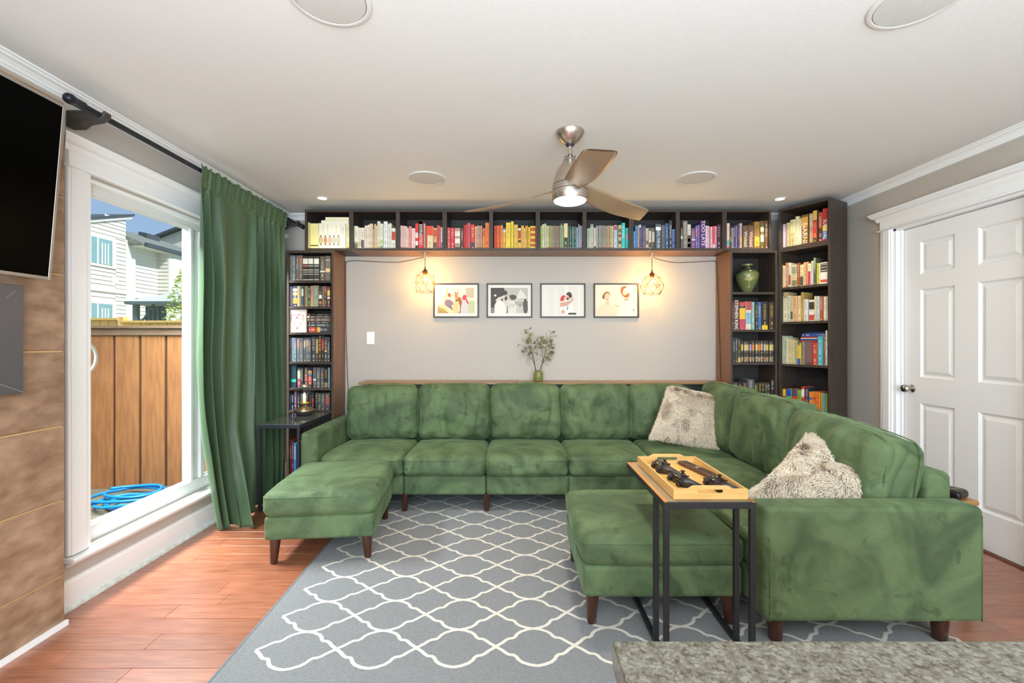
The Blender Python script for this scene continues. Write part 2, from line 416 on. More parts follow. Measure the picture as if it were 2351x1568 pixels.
# ------------------------------------------------------------------ bookcases
SF = 3.90      # depth of the bookcase fronts
def frame_local(o, rz): return Matrix.Translation(o) @ Matrix.Rotation(rz, 4, 'Z')
T2 = .018
mat('lamplit_brown', '8a6247', .36, var='7a563e', scale=6, stretch=(1, 8, 1), spec=.5)  # lamp glow on the black wood's facing sides, painted as lighter brown
def bookcase(name, label, x, y, z0, z1, w, dep, shelves, rz=0, divider=False, kick=0, loc=None, group=None, cat='bookcase', top=True, inner=None, under=False):
    t = thing(name, label, cat, (x, y, z0), rz, group)
    h = z1-z0
    def L(nm, *a, bev=.0008): return MB().box(*a).build(nm, 'black_wood', t, local=True, bevel=bev)
    L('side_panel', 0, T2, 0, dep, 0, h); L('side_panel', w-T2, w, 0, dep, 0, h)
    L('top_panel', T2, w-T2, 0, dep, h-.020, h)
    L('bottom_panel', T2, w-T2, 0, dep, kick, kick+.020)
    if kick: L('plinth', T2, w-T2, .025, .04, 0, kick)
    MB().box(T2, w-T2, dep-.008, dep-.002, kick+.02, h-.02).build('back_panel', 'black_board', t, local=True)
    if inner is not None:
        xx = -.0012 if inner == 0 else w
        MB().box(xx, xx+.0012, 0, dep, 0, h).build('lamplit_side', 'lamplit_brown', t, local=True)
    if under: MB().box(0, w, 0, dep, -.0012, 0).build('lamplit_underside', 'lamplit_brown', t, local=True)
    if divider: L('divider', w/2-.017, w/2+.017, 0, dep-.008, .020, h-.020)
    for s in shelves:
        L('shelf', T2, w-T2, .004, dep-.01, s-.020-z0, s-z0)
    # rows of little shelf-pin holes along the inner faces
    pins = MB()
    for xx, sg in ((T2, 1), (w-T2, -1)):
        for yy in (.03, dep-.05):
            n = int((h-kick-.12)/.064)
            for i in range(n):
                z = kick+.09+i*.064
                pins.lathe([(.0028, 0), (.0028, sg*.0006)], (xx, yy, z), 6, axis='x')
    p = pins.build('pin_holes', mat('pin_metal', 'a9a39a', .5, .3), t, local=True); p['kind'] = 'stuff'
    return t
DEP = .275
bookcase('wall_shelf', 'single black-brown top compartment at the left end, holding cream books', -1.776, SF, 2.02, 2.37, .398, DEP, [], cat='shelf')
names = ['over the left pendant lamp and white and pink books', 'with red and yellow books left of the fan', 'with green and turquoise books behind the fan', 'over the right pendant lamp with blue and purple books']
for i in range(4):
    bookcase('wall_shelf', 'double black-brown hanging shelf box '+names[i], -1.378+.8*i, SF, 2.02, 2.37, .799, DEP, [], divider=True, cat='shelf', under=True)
bookcase('wall_shelf', 'single black-brown top compartment above the urn bookcase', 1.822, SF, 2.02, 2.37, .4, DEP, [], cat='shelf')
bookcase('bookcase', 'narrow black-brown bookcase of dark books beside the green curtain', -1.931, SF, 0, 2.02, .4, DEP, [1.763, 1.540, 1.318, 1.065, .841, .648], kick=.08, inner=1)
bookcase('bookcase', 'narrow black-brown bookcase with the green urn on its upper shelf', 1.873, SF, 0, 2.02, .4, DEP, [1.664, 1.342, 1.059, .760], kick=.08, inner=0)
CO = Vector((2.287, 3.905, 0)); CR = atan2(-.860, .511)
bookcase('bookcase', 'angled black-brown corner bookcase standing nearest the white door', CO.x, CO.y, 0, 2.02, .4, DEP, [1.699, 1.406, 1.049, .665], rz=CR, kick=.08)
bookcase('bookcase_extension', 'angled black-brown box stacked on top of the corner bookcase', CO.x, CO.y, 2.02, 2.37, .4, DEP, [], rz=CR, cat='shelf')

# ------------------------------------------------------------------ books
attr_mat('book_cover', .42, .45)
SH = Vector((0, 0, 0))
def colname(h):
    import colorsys
    r, g, b = [int(h[i:i+2], 16)/255 for i in (0, 2, 4)]
    hh, l, s = colorsys.rgb_to_hls(r, g, b); hh *= 360
    _, sv, v = colorsys.rgb_to_hsv(r, g, b)
    if v < .22: return 'black'
    if sv < .10: return 'white' if v > .88 else 'pale grey' if v > .7 else 'grey' if v > .45 else 'dark grey'
    if hh < 14 or hh > 345:
        n = 'red' if sv > .5 else 'pink' if v > .7 else 'reddish brown'
        return ('dark ' if v < .5 and n == 'red' else '')+n
    if hh < 38: return ('orange' if sv > .62 and v > .75 else 'brown' if v < .6 else 'tan' if sv > .22 else 'cream') if v > .32 else 'dark brown'
    if hh < 66: return 'yellow' if sv > .5 and v > .7 else ('cream' if v > .85 else 'beige' if v > .62 else 'olive brown' if v > .35 else 'dark olive')
    if hh < 165: return ('pale green' if v > .7 else 'green' if v > .42 else 'dark green')
    if hh < 195: return 'turquoise' if v > .6 else 'dark teal'
    if hh < 250: return ('pale blue' if sv < .35 and v > .6 else 'blue' if v > .55 else 'grey blue' if sv < .3 else 'navy blue')
    if hh < 300: return 'lavender' if v > .65 else 'purple'
    return 'magenta' if sv > .4 else 'mauve'
ORD = ['', 'first', 'second', 'third', 'fourth', 'fifth', 'sixth', 'seventh', 'eighth', 'ninth', 'tenth', 'eleventh', 'twelfth', 'thirteenth', 'fourteenth', 'fifteenth', 'sixteenth',
       'seventeenth', 'eighteenth', 'nineteenth', 'twentieth', 'twenty-first', 'twenty-second', 'twenty-third', 'twenty-fourth', 'twenty-fifth', 'twenty-sixth', 'twenty-seventh', 'twenty-eighth', 'twenty-ninth', 'thirtieth']
brnd = random.Random(21)
PAPER = lin('d9ccb0')
def book_mesh(w, h, d, base, bands=(), marks=None, title=True):
    m = MB(); c = lin(base); t = min(.0022, w*.18); ch = min(.0018, w*.2)
    # case: chamfered spine and two boards
    prof = [(0, ch), (ch, 0), (w-ch, 0), (w, ch), (w, d), (w-t, d), (w-t, t+ch), (t, t+ch), (t, d), (0, d)]
    n = len(prof); vs = [(x, y, 0) for x, y in prof]+[(x, y, h) for x, y in prof]
    fs = [(i, (i+1) % n, n+(i+1) % n, n+i) for i in range(n)]
    for o_ in (0, n): fs += [(o_+0, o_+1, o_+2, o_+3), (o_+0, o_+3, o_+6, o_+7), (o_+3, o_+4, o_+5, o_+6), (o_+0, o_+7, o_+8, o_+9)]
    m.add(vs, fs, c)
    m.box(t, w-t, t+ch, d-.004, .003, h-.003, PAPER)
    e = -.0003
    def q(x0, x1, z0, z1, col, k=1):
        m.add([(x0, e*k, z0), (x1, e*k, z0), (x1, e*k, z1), (x0, e*k, z1)], [(0, 1, 2, 3)], col)
    a, b = ch, w-ch
    for bd in bands:
        f0, f1, hx = bd[:3]
        if len(bd) == 3: q(a, b, h*f0, h*f1, lin(hx)); continue
        zc, rz_ = h*(f0+f1)/2, h*(f1-f0)/2     # oval emblem with a pointed end above and below
        for k, (rx, rz2, cc) in enumerate(((w*.40, rz_*.74, '7d6a4a'), (w*.33, rz_*.66, hx), (w*.16, rz_*.52, 'efe3c4'), (w*.10, rz_*.46, hx))):
            m.add([(w/2+rx*cos(t*pi/8), e*(1+k*.6), zc+rz2*sin(t*pi/8)) for t in range(16)], [tuple(range(16))], lin(cc))
        for sg in (-1, 1):
            m.add([(w/2+w*.26*cos(t*pi/5), e*3, zc+sg*rz_*.86+rz_*.13*sin(t*pi/5)) for t in range(10)], [tuple(range(10))], lin('7d6a4a'))
    lum = .3*c[0]+.6*c[1]+.1*c[2]
    if title and w > .008:
        lc = marks or (brnd.choice(['e9e3d2', 'd9c37a', 'e8e8e8', 'c9b06a']) if lum < .2 else brnd.choice(['4a4038', '6b3a30', '3b4a5e', '7a6a52']))
        lc = lin(lc)
        z1 = h*brnd.uniform(.84, .93); z0 = h*brnd.uniform(.36, .5)
        cx = w/2; hw = min(w*.26, .009); z = z1
        while z > z0:
            g = brnd.uniform(.0035, .0065)
            if brnd.random() < .86:
                if brnd.random() < .5: q(cx-hw, cx+hw, z-g*.35, z, lc, 2)
                else:
                    q(cx-hw, cx-hw*.3, z-g*.7, z, lc, 2); q(cx+hw*.2, cx+hw, z-g*.4, z-g*.05, lc, 2)
            z -= g+.0022
        if brnd.random() < .7:
            z = h*.28
            while z > h*.16:
                q(cx-hw*.6, cx+hw*.6, z-.002, z, lc, 2); z -= .0042
        q(cx-hw*.5, cx+hw*.5, h*.035, h*.035+.007, lc, 2)
    elif title:
        q(w*.25, w*.75, h*.55, h*.88, tuple(x*.6 if lum > .25 else min(1, x*2.2+.1) for x in c), 2)
    return m
def text_part(parent, s, size, colr, cx, zc, y=-.0012, rot=True, name='title_lettering', stretch=1.0):
    cu = bpy.data.curves.new(name, 'FONT'); cu.body = s; cu.size = size; cu.align_x = 'CENTER'; cu.align_y = 'CENTER'; cu.extrude = 0.0002
    to = bpy.data.objects.new('tmp', cu); COL.objects.link(to)
    dg = bpy.context.evaluated_depsgraph_get(); me = bpy.data.meshes.new_from_object(to.evaluated_get(dg))
    bpy.data.objects.remove(to)
    M = Matrix.Translation((cx, y, zc)) @ (Matrix.Rotation(pi/2, 4, 'Y') if rot else Matrix.Identity(4)) @ Matrix.Rotation(pi/2, 4, 'X') @ Matrix.Diagonal((stretch, 1, 1, 1))
    me.transform(M); me.name = name
    me.materials.append(mat('ink_'+colr, colr, .5))
    o = bpy.data.objects.new(name, me); COL.objects.link(o); o.parent = parent
    bb = [v.co for v in me.vertices]
    return o
NB = 0
def put_book(P, rz, w, h, d, base, bands, label, group, marks=None, text=None, lean=0, lie=False, title=True):
    global NB; NB += 1
    if w < .003: w = .003
    m = book_mesh(w, h, d, base, bands, marks, title and not text)
    if lie: m.xf(Matrix.Rotation(pi/2, 4, 'Y')); m.xf(Matrix.Translation((0, 0, w)))
    o = m.build('book', 'book_cover', None, local=True, fix=False)
    o.location = P; o.rotation_euler = (0, lean, rz)
    tag(o, label, 'book', group)
    if text:
        s, size, colr = text[:3]; zc = text[3] if len(text) > 3 else .55
        text_part(o, s, size, colr, w/2, h*zc, stretch=text[4] if len(text) > 4 else 1)
    return o
def put_row(rows, org, scl, base_y, shelf_z, place, group, depth=.13, spine=.028, Yp=SF, corner=None, dvar=.05, names={}):
    """rows: (x0, x1, ytop, hex[, opts]) in magnified picture units; org = (ox, oy)"""
    for i, r in enumerate(rows):
        x0, x1, yt, hx = r[:4]; op = r[4] if len(r) > 4 else {}
        px0, px1, py = org[0]+x0/scl, org[0]+x1/scl, org[1]+yt/scl
        if corner is None:
            ysp = Yp+spine; s = F/ysp
            X0, X1 = (px0-1175.5)/s, (px1-1175.5)/s
            htop = H+(784-py)/s; P = Vector((X0, ysp, shelf_z)); rz = 0
        else:
            sp = spine
            def solve(px):
                K = px-1175.5; ox, oy = CO.x+.860*sp, CO.y+.511*sp
                return (oy*K-F*ox)/(F*.511+.860*K)
            u0, u1 = max(.0195, solve(px0)), min(.3812, solve(px1)); X0, X1 = u0, u1
            yy = CO.y+.511*sp-.86*(u0+u1)/2; s = F/yy; htop = H+(784-py)/s
            P = Vector((CO.x+.860*sp+.511*u0, CO.y+.511*sp-.860*u0, shelf_z)); rz = CR
        w_ = X1-X0-.0006; h_ = max(.08, htop-shelf_z)
        d = depth+brnd.uniform(0, dvar)
        jig = brnd.uniform(-.006, .006) if op.get('j', 1) else 0
        P = P+Vector((0, jig, 0)) if corner is None else P+Vector((.86*jig, .511*jig, 0))
        size = 'tall' if h_ > .235 else 'thick' if w_ > .035 else 'slim' if w_ < .014 else 'small' if h_ < .185 else 'upright'
        cn = colname(hx)
        if op.get('say'): lab = f"{op['say']}, {ORD[i+1]} from left, {place}"
        else: lab = f"{size} {cn} book, {ORD[i+1]} from left, {place}"
        put_book(P, rz, w_, h_, d, hx, op.get('b', ()), lab, group, op.get('m'), op.get('t'), title=op.get('title', True))
def thin(x0, x1, n, yt, cols, b=(), jit=6):
    out = []; s = (x1-x0)/n
    for i in range(n): out.append((x0+i*s, x0+(i+1)*s-1.5, yt+brnd.uniform(-jit, jit), cols[i*len(cols)//n], {'b': b}))
    return out
R1 = ((0, .06, 'c24a3c'),)
Z1 = (690, 470); K1 = 6.9147
TR = 'compartment {} of the top row'
def TP(n): return f'{ORD[n]} compartment of the top row'
def emb(c): return {'b': ((.13, .53, c, 'o'),), 'title': False, 'say': 'cream book with a coloured oval emblem'}
TOPZ = 2.041
rowsets = []
rowsets.append([(90,130,276,'efe8d6'),(131,150,290,'e8c85a'),(152,282,297,'f4e59a',{'title':False,'b':((.10,.15,'6b5a2a'),)}),
  (288,358,293,'f3ead2',emb('b9a13a')),(360,428,293,'f3ead2',emb('c0603a')),(430,497,293,'f3ead2',emb('c0a080')),(499,567,293,'f3ead2',emb('b5ad8e')),(569,634,293,'f3ead2',emb('b0a48e')),
  (636,715,293,'f1ead8'),(718,769,290,'f6ecb0',{'b':((.03,.12,'e9cf5a'),)})])
rowsets.append([(850,912,338,'f5e8c8',{'b':((0,.22,'8a8270'),(.22,.3,'a9c4c4'))}),(914,960,367,'efe2cc',{'b':((.1,.35,'d8a864'),)}),(961,1015,367,'efe2cc',{'b':((.03,.42,'5c6470'),)}),
  (1016,1040,330,'f0dcc8'),(1041,1066,330,'eed8c0'),(1067,1101,318,'f2dfc6'),(1103,1146,302,'ecd0b0'),(1148,1168,388,'dcae84'),(1169,1190,302,'e8c8a8'),(1191,1215,332,'e4c4a0'),
  (1217,1262,262,'e6dfc4',{'b':((0,.1,'d8c83a'),)}),(1265,1312,303,'e9e6c8',{'b':((.18,.36,'b7cf7a'),(0,.12,'8fa89a'))}),(1318,1380,266,'e9e4dc'),(1381,1407,305,'ece6da'),(1408,1443,292,'ede0c6'),(1445,1508,372,'efe6d8',{'b':((.42,.82,'d84a36'),)})])
rowsets.append([(1588,1613,332,'f0c8c0',{'b':R1}),(1614,1638,332,'eec4bc',{'b':R1}),(1640,1666,334,'eec8ba',{'b':R1}),(1668,1692,340,'f0cdbb',{'b':R1}),(1693,1715,376,'f0d8c2'),(1717,1762,342,'e88a84'),
  (1765,1820,374,'f0d6cc',{'m':'c8202c'}),(1822,1870,298,'e83a26',{'b':((0,.13,'33302e'),(.13,.3,'f0e8e0'),(.42,.64,'f0e8e0'))}),
  (1873,1945,250,'d8453c',{'b':((.5,1,'4b4844'),(.86,.98,'e2dcd2')),'t':('HYPNOTIST',.034,'ece6dc',.5,1.0),'say':'tall red and black book titled HYPNOTIST'}),(1950,1981,295,'c89a92'),(1983,2006,332,'d43c34'),
  (2009,2105,337,'e9cfa2',{'b':((.58,1,'e8502f'),)}),(2110,2166,370,'d8a878',{'b':((.6,.9,'dd5a3c'),(.03,.3,'6a5a3e'))}),(2168,2191,328,'d8504a'),(2192,2222,336,'e4605a'),(2225,2257,362,'d9d0cc',{'b':((0,.3,'7a7a86'),)})])
Z2 = (1010, 470)
rs4 = [(118,168,364,'c9523a',{'m':'f0d8b0'}),(170,234,368,'d3284a',{'m':'f2e2e2'}),(236,323,370,'b89272',{'b':((.25,.5,'efe0cc'),(.6,.85,'efe0cc'),(0,.08,'5a4a36'))}),(330,376,376,'6b3c3c',{'m':'f0e6e0'}),(380,402,330,'d23a34'),(403,436,312,'dc3f38'),
  (438,487,293,'c8585c'),(490,552,312,'d8402e',{'b':((.04,.26,'3f4450'),),'m':'f4d8b0'}),(555,581,345,'deb08c'),(582,605,335,'cf9d80',{'b':R1}),(606,628,333,'caa088',{'b':R1}),(629,651,333,'c99a80',{'b':R1}),(652,673,333,'cb9c86',{'b':R1}),
  (677,718,372,'e06a3c',{'b':((.03,.6,'e8924a'),)}),(720,785,286,'ee7a2c',{'m':'4a2a1a'})]
rs5 = [(860,881,330,'dd5a3a'),(882,905,332,'d94f30'),(907,940,332,'ec6a34'),(942,966,332,'e8642e'),(968,1000,326,'e89a3c'),(1002,1048,365,'eca848',{'b':((.9,1,'3d56a0'),(.78,.9,'e8e8e8'))}),(1050,1122,286,'f1cf3e',{'m':'8a7420'}),(1127,1171,266,'f2cb3c'),
  (1175,1238,316,'dfb64c',{'m':'8d7430'}),(1240,1289,372,'eeb74a',{'b':((.9,1,'e8e4dc'),(.5,.88,'c0453a'),(.3,.42,'2c2620'))}),(1290,1311,332,'f0bd4e'),(1312,1336,332,'edb64a'),(1337,1357,372,'efcf8a'),(1358,1378,332,'e9b246'),(1379,1399,330,'dba43c'),(1402,1432,356,'eec53c'),(1434,1523,336,'efcb3c',{'b':((.1,.22,'c9552c'),(.3,.45,'c9552c'),(.55,.68,'c9552c'),(.78,.93,'c9552c')),'title':False})]
rs6 = [(1597,1619,332,'c4cf5a'),(1622,1658,311,'d3d6a8'),(1660,1689,299,'cfccb4'),(1690,1729,332,'c8c982',{'b':R1})]+thin(1730,1900,8,332,['b6ab7a','a89a78','9d8e74','a08c74'],R1)+[(1902,1923,330,'a99a7c',{'b':R1}),(1924,1940,298,'a5b58a'),(1941,1962,328,'8fb884'),
  (1968,2031,297,'e6cf98',{'b':((0,.44,'33342e'),),'m':'f1ead0'}),(2033,2058,336,'3f5a4c',{'b':R1}),(2060,2086,336,'48604f',{'b':R1}),(2092,2130,350,'3c8278'),(2133,2163,335,'474b48',{'b':R1}),(2165,2197,358,'8fa6b4'),(2198,2213,308,'a8a8a8'),(2214,2240,332,'a9a8b6',{'b':R1}),(2241,2266,334,'9fa6b8',{'b':R1})]
Z3 = (1330, 470)
rs7 = [(125,150,376,'c3cdb4'),(151,178,374,'b8c8b0'),(179,228,305,'bdc0ba',{'b':((.05,.45,'d8b4a8'),(.9,1,'8a8a84'))}),(232,265,366,'dcd2b8',{'b':((0,.12,'3c4038'),(.13,.3,'f0ece0'))}),(266,289,334,'b0aca2')]+thin(290,545,12,334,['a8a49c','a09a90','a29a8c','b09f84','c8ac80','d0c0a0'],R1)+[
  (550,600,326,'cfcfc6',{'b':((.8,.97,'c05048'),)}),(602,616,350,'5aa0c0'),(618,671,325,'cdb07a',{'b':((.2,.34,'5a4a30'),(.5,.6,'8a3a2a'),(.7,.84,'6a6a3a'))}),(675,731,286,'38bdb8',{'m':'eafaf8'}),(735,789,367,'3fb4aa',{'b':((.45,.7,'b09088'),)})]
rs8 = [(868,888,420,'8cb9d8',{'b':((0,.12,'e0642c'),)}),(889,923,333,'3c8ac8'),(925,950,333,'c8a48c',{'b':R1}),(951,986,315,'5e5682',{'b':((.88,1,'dcd6d6'),(0,.06,'c24a3c'))}),(987,1008,333,'585080',{'b':R1}),(1009,1030,333,'6a6078',{'b':R1}),(1031,1056,333,'5f5c72',{'b':R1}),
  (1060,1101,370,'cdb8a4',{'b':((0,.1,'e0b070'),(.2,.4,'7a5a44'))}),(1105,1141,367,'dcd4c4',{'b':((.05,.3,'3a3a3a'),(.85,1,'3a3a3a'))}),(1152,1196,367,'cdbfa4',{'b':((0,.32,'4a4038'),(.8,1,'5a5048'))}),
  (1210,1299,304,'54606a',{'b':((.74,.88,'eceae4'),),'t':('UNTIL THE END',.027,'f0eee8',.38,1.0),'say':'thick slate book titled UNTIL THE END'}),(1302,1360,325,'5f5e62',{'m':'c89a70'}),(1368,1423,293,'42567e',{'m':'b8c8e0'}),(1426,1476,250,'3a3c46',{'m':'f0f0f0'}),(1478,1526,388,'6a82b4',{'b':((.3,.36,'2a3a6a'),)})]
rs9 = [(1608,1642,368,'5e544c',{'b':((.47,.6,'e0dad0'),)}),(1645,1719,258,'857c70',{'m':'d8d0c4'}),(1720,1776,311,'d8cfb8',{'b':((0,.55,'4a453c'),(.08,.2,'d8cfb8'),(.3,.42,'d8cfb8'))}),(1778,1846,374,'7a4a7c',{'b':((.4,.48,'d8b8c8'),)}),(1848,1876,332,'5a78b4',{'b':((.5,.9,'b06a50'),)}),(1878,1918,322,'80588e'),
  (1919,2001,255,'5a3470',{'b':((0,.02,'3a2050'),),'t':('TOO LATE',.040,'f0e8f0',.55,1.15),'say':'tall purple book with big white letters'}),(2003,2036,334,'efc6d2'),(2040,2073,334,'dca9b4'),(2082,2111,350,'f0c2ca'),(2112,2150,342,'d8485c',{'b':((0,.2,'cfd8d8'),)}),(2151,2186,340,'e89aa0'),(2192,2251,312,'4b2f3c',{'m':'e0d4d4'})]
Z4 = (1640, 440); K4 = 6.534
rs10 = [(192,233,473,'efd0b4',{'b':((.12,.35,'6fb4b0'),(0,.1,'d8605a'))}),(234,257,513,'4a3c4a',{'b':((.3,.5,'d88a4a'),)}),(259,292,541,'9a9482'),(294,322,510,'54466e'),(323,350,516,'8076a8'),(352,382,512,'5a3a52'),(384,421,473,'c8a8b8',{'b':((.1,.5,'d8b46a'),)}),
  (428,504,511,'6f5a3e',{'t':('Wicked',.042,'e8dcc0',.42),'say':'thick brown book with pale script lettering'}),(515,596,508,'7d5246',{'t':('Wicked',.042,'e8d4c4',.42),'say':'thick mauve-brown book with pale script lettering'}),(603,688,447,'9c7438',{'b':((.1,.45,'e0a83c'),)}),(690,748,440,'6a5a34',{'b':((.62,.78,'e8dcae'),(.25,.5,'e8dcae'))}),(751,820,434,'6c4c2a',{'m':'f8f0d8'})]
for k, (rs, org, K) in enumerate([(rowsets[0],Z1,K1),(rowsets[1],Z1,K1),(rowsets[2],Z1,K1),(rs4,Z2,K1),(rs5,Z2,K1),(rs6,Z2,K1),(rs7,Z3,K1),(rs8,Z3,K1),(rs9,Z3,K1),(rs10,Z4,K4)]):
    put_row(rs, org, K, None, TOPZ, TP(k+1), f'books in the {ORD[k+1]} compartment of the top row')
# two cream books lying on the emblem books
zt = 2.041+(685-291)/K1/(F/3.928)
for x0, x1, hgt, nm in ((330, 765, .031, 'lower'), (394, 766, .026, 'upper')):
    s = F/3.93; X0 = (690+x0/K1-1175.5)/s; X1 = (690+x1/K1-1175.5)/s
    o = book_mesh(hgt, X1-X0, .15, 'f5ecd0' if nm == 'lower' else 'f3e8c4', title=False)
    o.xf(Matrix.Rotation(pi/2, 4, 'Y')); o.xf(Matrix.Translation((0, 0, hgt)))
    b = o.build('book', 'book_cover', None, local=True, fix=False); b.location = (X0, 3.93, zt+.0008); zt += hgt+.0008
    tag(b, f'{nm} cream book lying flat on the emblem books in the top left compartment', 'book', 'cream books lying flat')
# corner extension + corner bookcase
CN = 'corner bookcase'
put_row([(990,1070,486,'b8a8b8',{'m':'f0e8f0'}),(1085,1134,466,'bda67c'),(1137,1213,420,'cfc79a',{'b':((.05,.5,'b0a070'),)}),(1215,1266,370,'d8cf9c'),(1268,1307,405,'cfc8b8'),
  (1310,1411,347,'7a5226',{'b':((.62,.92,'d8a04a'),),'t':('NARNIA',.050,'f0dcb0',.3,1.1),'say':'thick brown and gold book'}),(1422,1481,322,'a88a6a',{'b':((.55,.95,'c8b89a'),)}),(1483,1550,285,'54402a',{'b':((.7,1,'cfa850'),(.15,.68,'c8302a'))}),
  (1555,1617,312,'a8482c',{'b':((.1,.45,'4a3428'),)}),(1620,1697,250,'b8322c',{'b':((.32,.48,'e8c84a'),(.05,.3,'3a7ab0')),'t':('SURVIVAL',.036,'f0f0e0',.36),'say':'red and rainbow book titled SURVIVAL'})],
  Z4, K4, None, 2.041, 'top box of the corner bookcase', 'books in the corner top box', corner=1)
put_row([(985,1012,1105,'efdcae'),(1014,1041,1108,'e2c088'),(1042,1065,1110,'f0dcb0'),(1067,1115,1066,'c88a54',{'b':((.1,.8,'d8a890'),)}),(1117,1156,1068,'eed8c4',{'b':((.1,.5,'b8584a'),)}),(1158,1236,1095,'dccb94',{'b':((.05,.3,'8a8a5a'),(.6,.9,'9aa080'))}),(1240,1283,1068,'a0542a'),
  (1286,1337,1095,'efd9a0',{'b':((.04,.45,'5a5244'),)}),(1338,1368,1060,'e8b888'),(1370,1402,1052,'e0a070'),(1405,1452,1080,'f0e4b0',{'b':((.02,.65,'d03068'),)}),(1453,1490,1036,'d8ccc0'),(1492,1531,992,'5c5a4a',{'b':((.6,1,'8aa070'),)}),(1538,1566,1070,'cfcf3a'),(1567,1590,1075,'ead8b0'),
  (1592,1704,1060,'f2e6d8',{'b':((.55,.95,'4a3c34'),(.6,.66,'f2e6d8'),(.74,.8,'f2e6d8'),(.87,.92,'f2e6d8'),(.08,.2,'d85a34')),'title':False,'say':'thick white book with orange bar'})],
  Z4, K4, None, 1.699, 'upper shelf of the '+CN, 'books on the upper corner shelf', corner=1)
Z5 = (1640, 650); K5 = 4.75
put_row([(715,750,142,'c8ccaa'),(752,800,100,'c8a878',{'b':((0,.8,'e4dcb8'),)}),(801,830,136,'d9cfae'),(831,860,140,'cfc49c',{'b':((.1,.4,'5a6a50'),)}),(862,906,140,'dcae78'),(908,943,136,'efd0a0'),(945,975,100,'c09a54'),(978,1021,176,'dcd6cc'),
  (1030,1090,182,'ece4da',{'b':((.55,.9,'3a3432'),(.05,.3,'c84a44'))}),(1091,1116,142,'d8cc9e'),(1118,1149,142,'c4ced0'),(1152,1187,142,'b2562c'),(1189,1218,145,'efe4c8'),(1219,1236,140,'e4dcd0')],
  Z5, K5, None, 1.406, 'second shelf of the '+CN, 'books on the second corner shelf', corner=1)
put_row([(710,752,575,'c4d0b0'),(754,786,590,'b8c0a0'),(787,801,595,'d8d0b8'),(802,846,616,'dcc888'),(848,880,620,'cfc49a'),(882,904,626,'b0a878'),(906,946,650,'e8c23c',{'b':((0,.28,'3a58a8'),(.9,1,'6a7a4a'))}),(953,986,640,'8f8574'),
  (990,1070,615,'6a4a44',{'b':((.1,.9,'7d5a5a'),),'say':'wide brown-maroon book','title':False}),(1073,1126,648,'cc4430',{'m':'f0e0c0'}),(1128,1185,580,'4aa8b0',{'m':'e8f4f0'}),(1188,1212,560,'8a5a4a'),(1214,1235,516,'e8e6de')],
  Z5, K5, None, 1.049, 'third shelf of the '+CN, 'books on the third corner shelf', corner=1)
put_row([(710,782,1155,'c83030',{'b':((.66,1,'efc030'),),'title':False,'say':'yellow over red hardback'}),(784,844,1158,'5cb84a',{'b':((.66,1,'3450a8'),),'title':False,'say':'blue over green hardback'}),(846,906,1158,'d04432',{'b':((.66,1,'5c4a70'),),'title':False,'say':'purple over red hardback'}),
  (908,948,1168,'7ab83c',{'b':((.3,.45,'c8502c'),)}),(950,986,1130,'c8382e',{'b':((.6,.9,'ece0d8'),)}),(988,1028,1140,'26343e',{'m':'d8e4e8'}),(1030,1071,1186,'ea8430',{'b':((.62,.72,'4a5aa0'),),'title':False}),(1072,1106,1186,'e6862c',{'b':((.62,.72,'d84a2a'),)}),(1107,1156,1190,'e47a30'),(1158,1179,1200,'b8b83a'),(1180,1206,1205,'7a90a8'),(1207,1231,1205,'86b83c')],
  Z5, K5, None, .665, 'bottom visible shelf of the '+CN, 'books on the lowest corner shelf', corner=1)
# stack lying on the third corner shelf
z = 1.049+.186
for i, (u0, u1, t_, c_, nm) in enumerate([(.155,.30,.011,'b03a34','bottom red'),(.165,.352,.014,'3450a0','blue'),(.160,.352,.007,'e8dcd0','thin white'),(.160,.352,.010,'a83a38','dark red'),(.166,.366,.026,'3a4c90','thick navy'),(.19,.36,.012,'1f2c4c','topmost dark navy')]):
    m = book_mesh(t_, u1-u0, .15, c_, title=(t_ > .02)); m.xf(Matrix.Rotation(pi/2, 4, 'Y')); m.xf(Matrix.Translation((0, 0, t_)))
    b = m.build('book', 'book_cover', None, local=True, fix=False); sp = .03+.004*i
    b.location = (CO.x+.860*sp+.511*u0, CO.y+.511*sp-.860*u0, z+.0006); b.rotation_euler = (0, 0, CR); z += t_+.0006
    tag(b, f'{nm} book in the flat stack on the third corner bookcase shelf', 'book', 'flat stack on the third corner shelf')
UR = 'urn bookcase'
put_row([(203,214,200,'6b4a38'),(215,272,195,'6a4432',{'t':('STEPHEN KING',.040,'f2ece0',.5,.98),'say':'brown book with white capitals'}),(275,343,205,'33384a',{'b':((.38,.78,'e8b83a'),(0,.38,'c8485a'),(.85,1,'c84a40'))}),(345,404,200,'d8d4c0',{'b':((.7,1,'c85048'),(.2,.6,'8ab0c0'))}),
  (410,441,205,'9fb8b0'),(445,478,205,'2e3a3e',{'m':'e8c83c'}),(480,516,205,'4868a8',{'m':'efd85a'}),(518,586,200,'302e2c',{'b':((0,.16,'e8c02c'),),'m':'e8c02c'}),(592,656,205,'45352c',{'m':'e8cc3c'})],
  Z5, K5, None, 1.342, 'second shelf of the '+UR, 'books on the second urn bookcase shelf')
put_row([(203,231,596,'353a3a'),(232,254,600,'4a4c4a'),(255,288,606,'3d3c36',{'b':((0,.2,'c8a45a'),)})]+[(290+30.7*i,290+30.7*(i+1)-2,627+brnd.uniform(-2,2),['3c352c','453c3a','3a3630'][i%3],{'b':((.55,.82,['d8b84a','c8a8a0','e0c860','a88ab8','e07838','d8b84a','e07a50','d89a5a','c8b0a0','d8c070','d8cc6a','e0c860'][i]),(.06,.25,['b88a5a','8a8a6a','9a7a6a'][i%3]))}) for i in range(12)],
  Z5, K5, None, 1.059, 'third shelf of the '+UR, 'books on the third urn bookcase shelf')
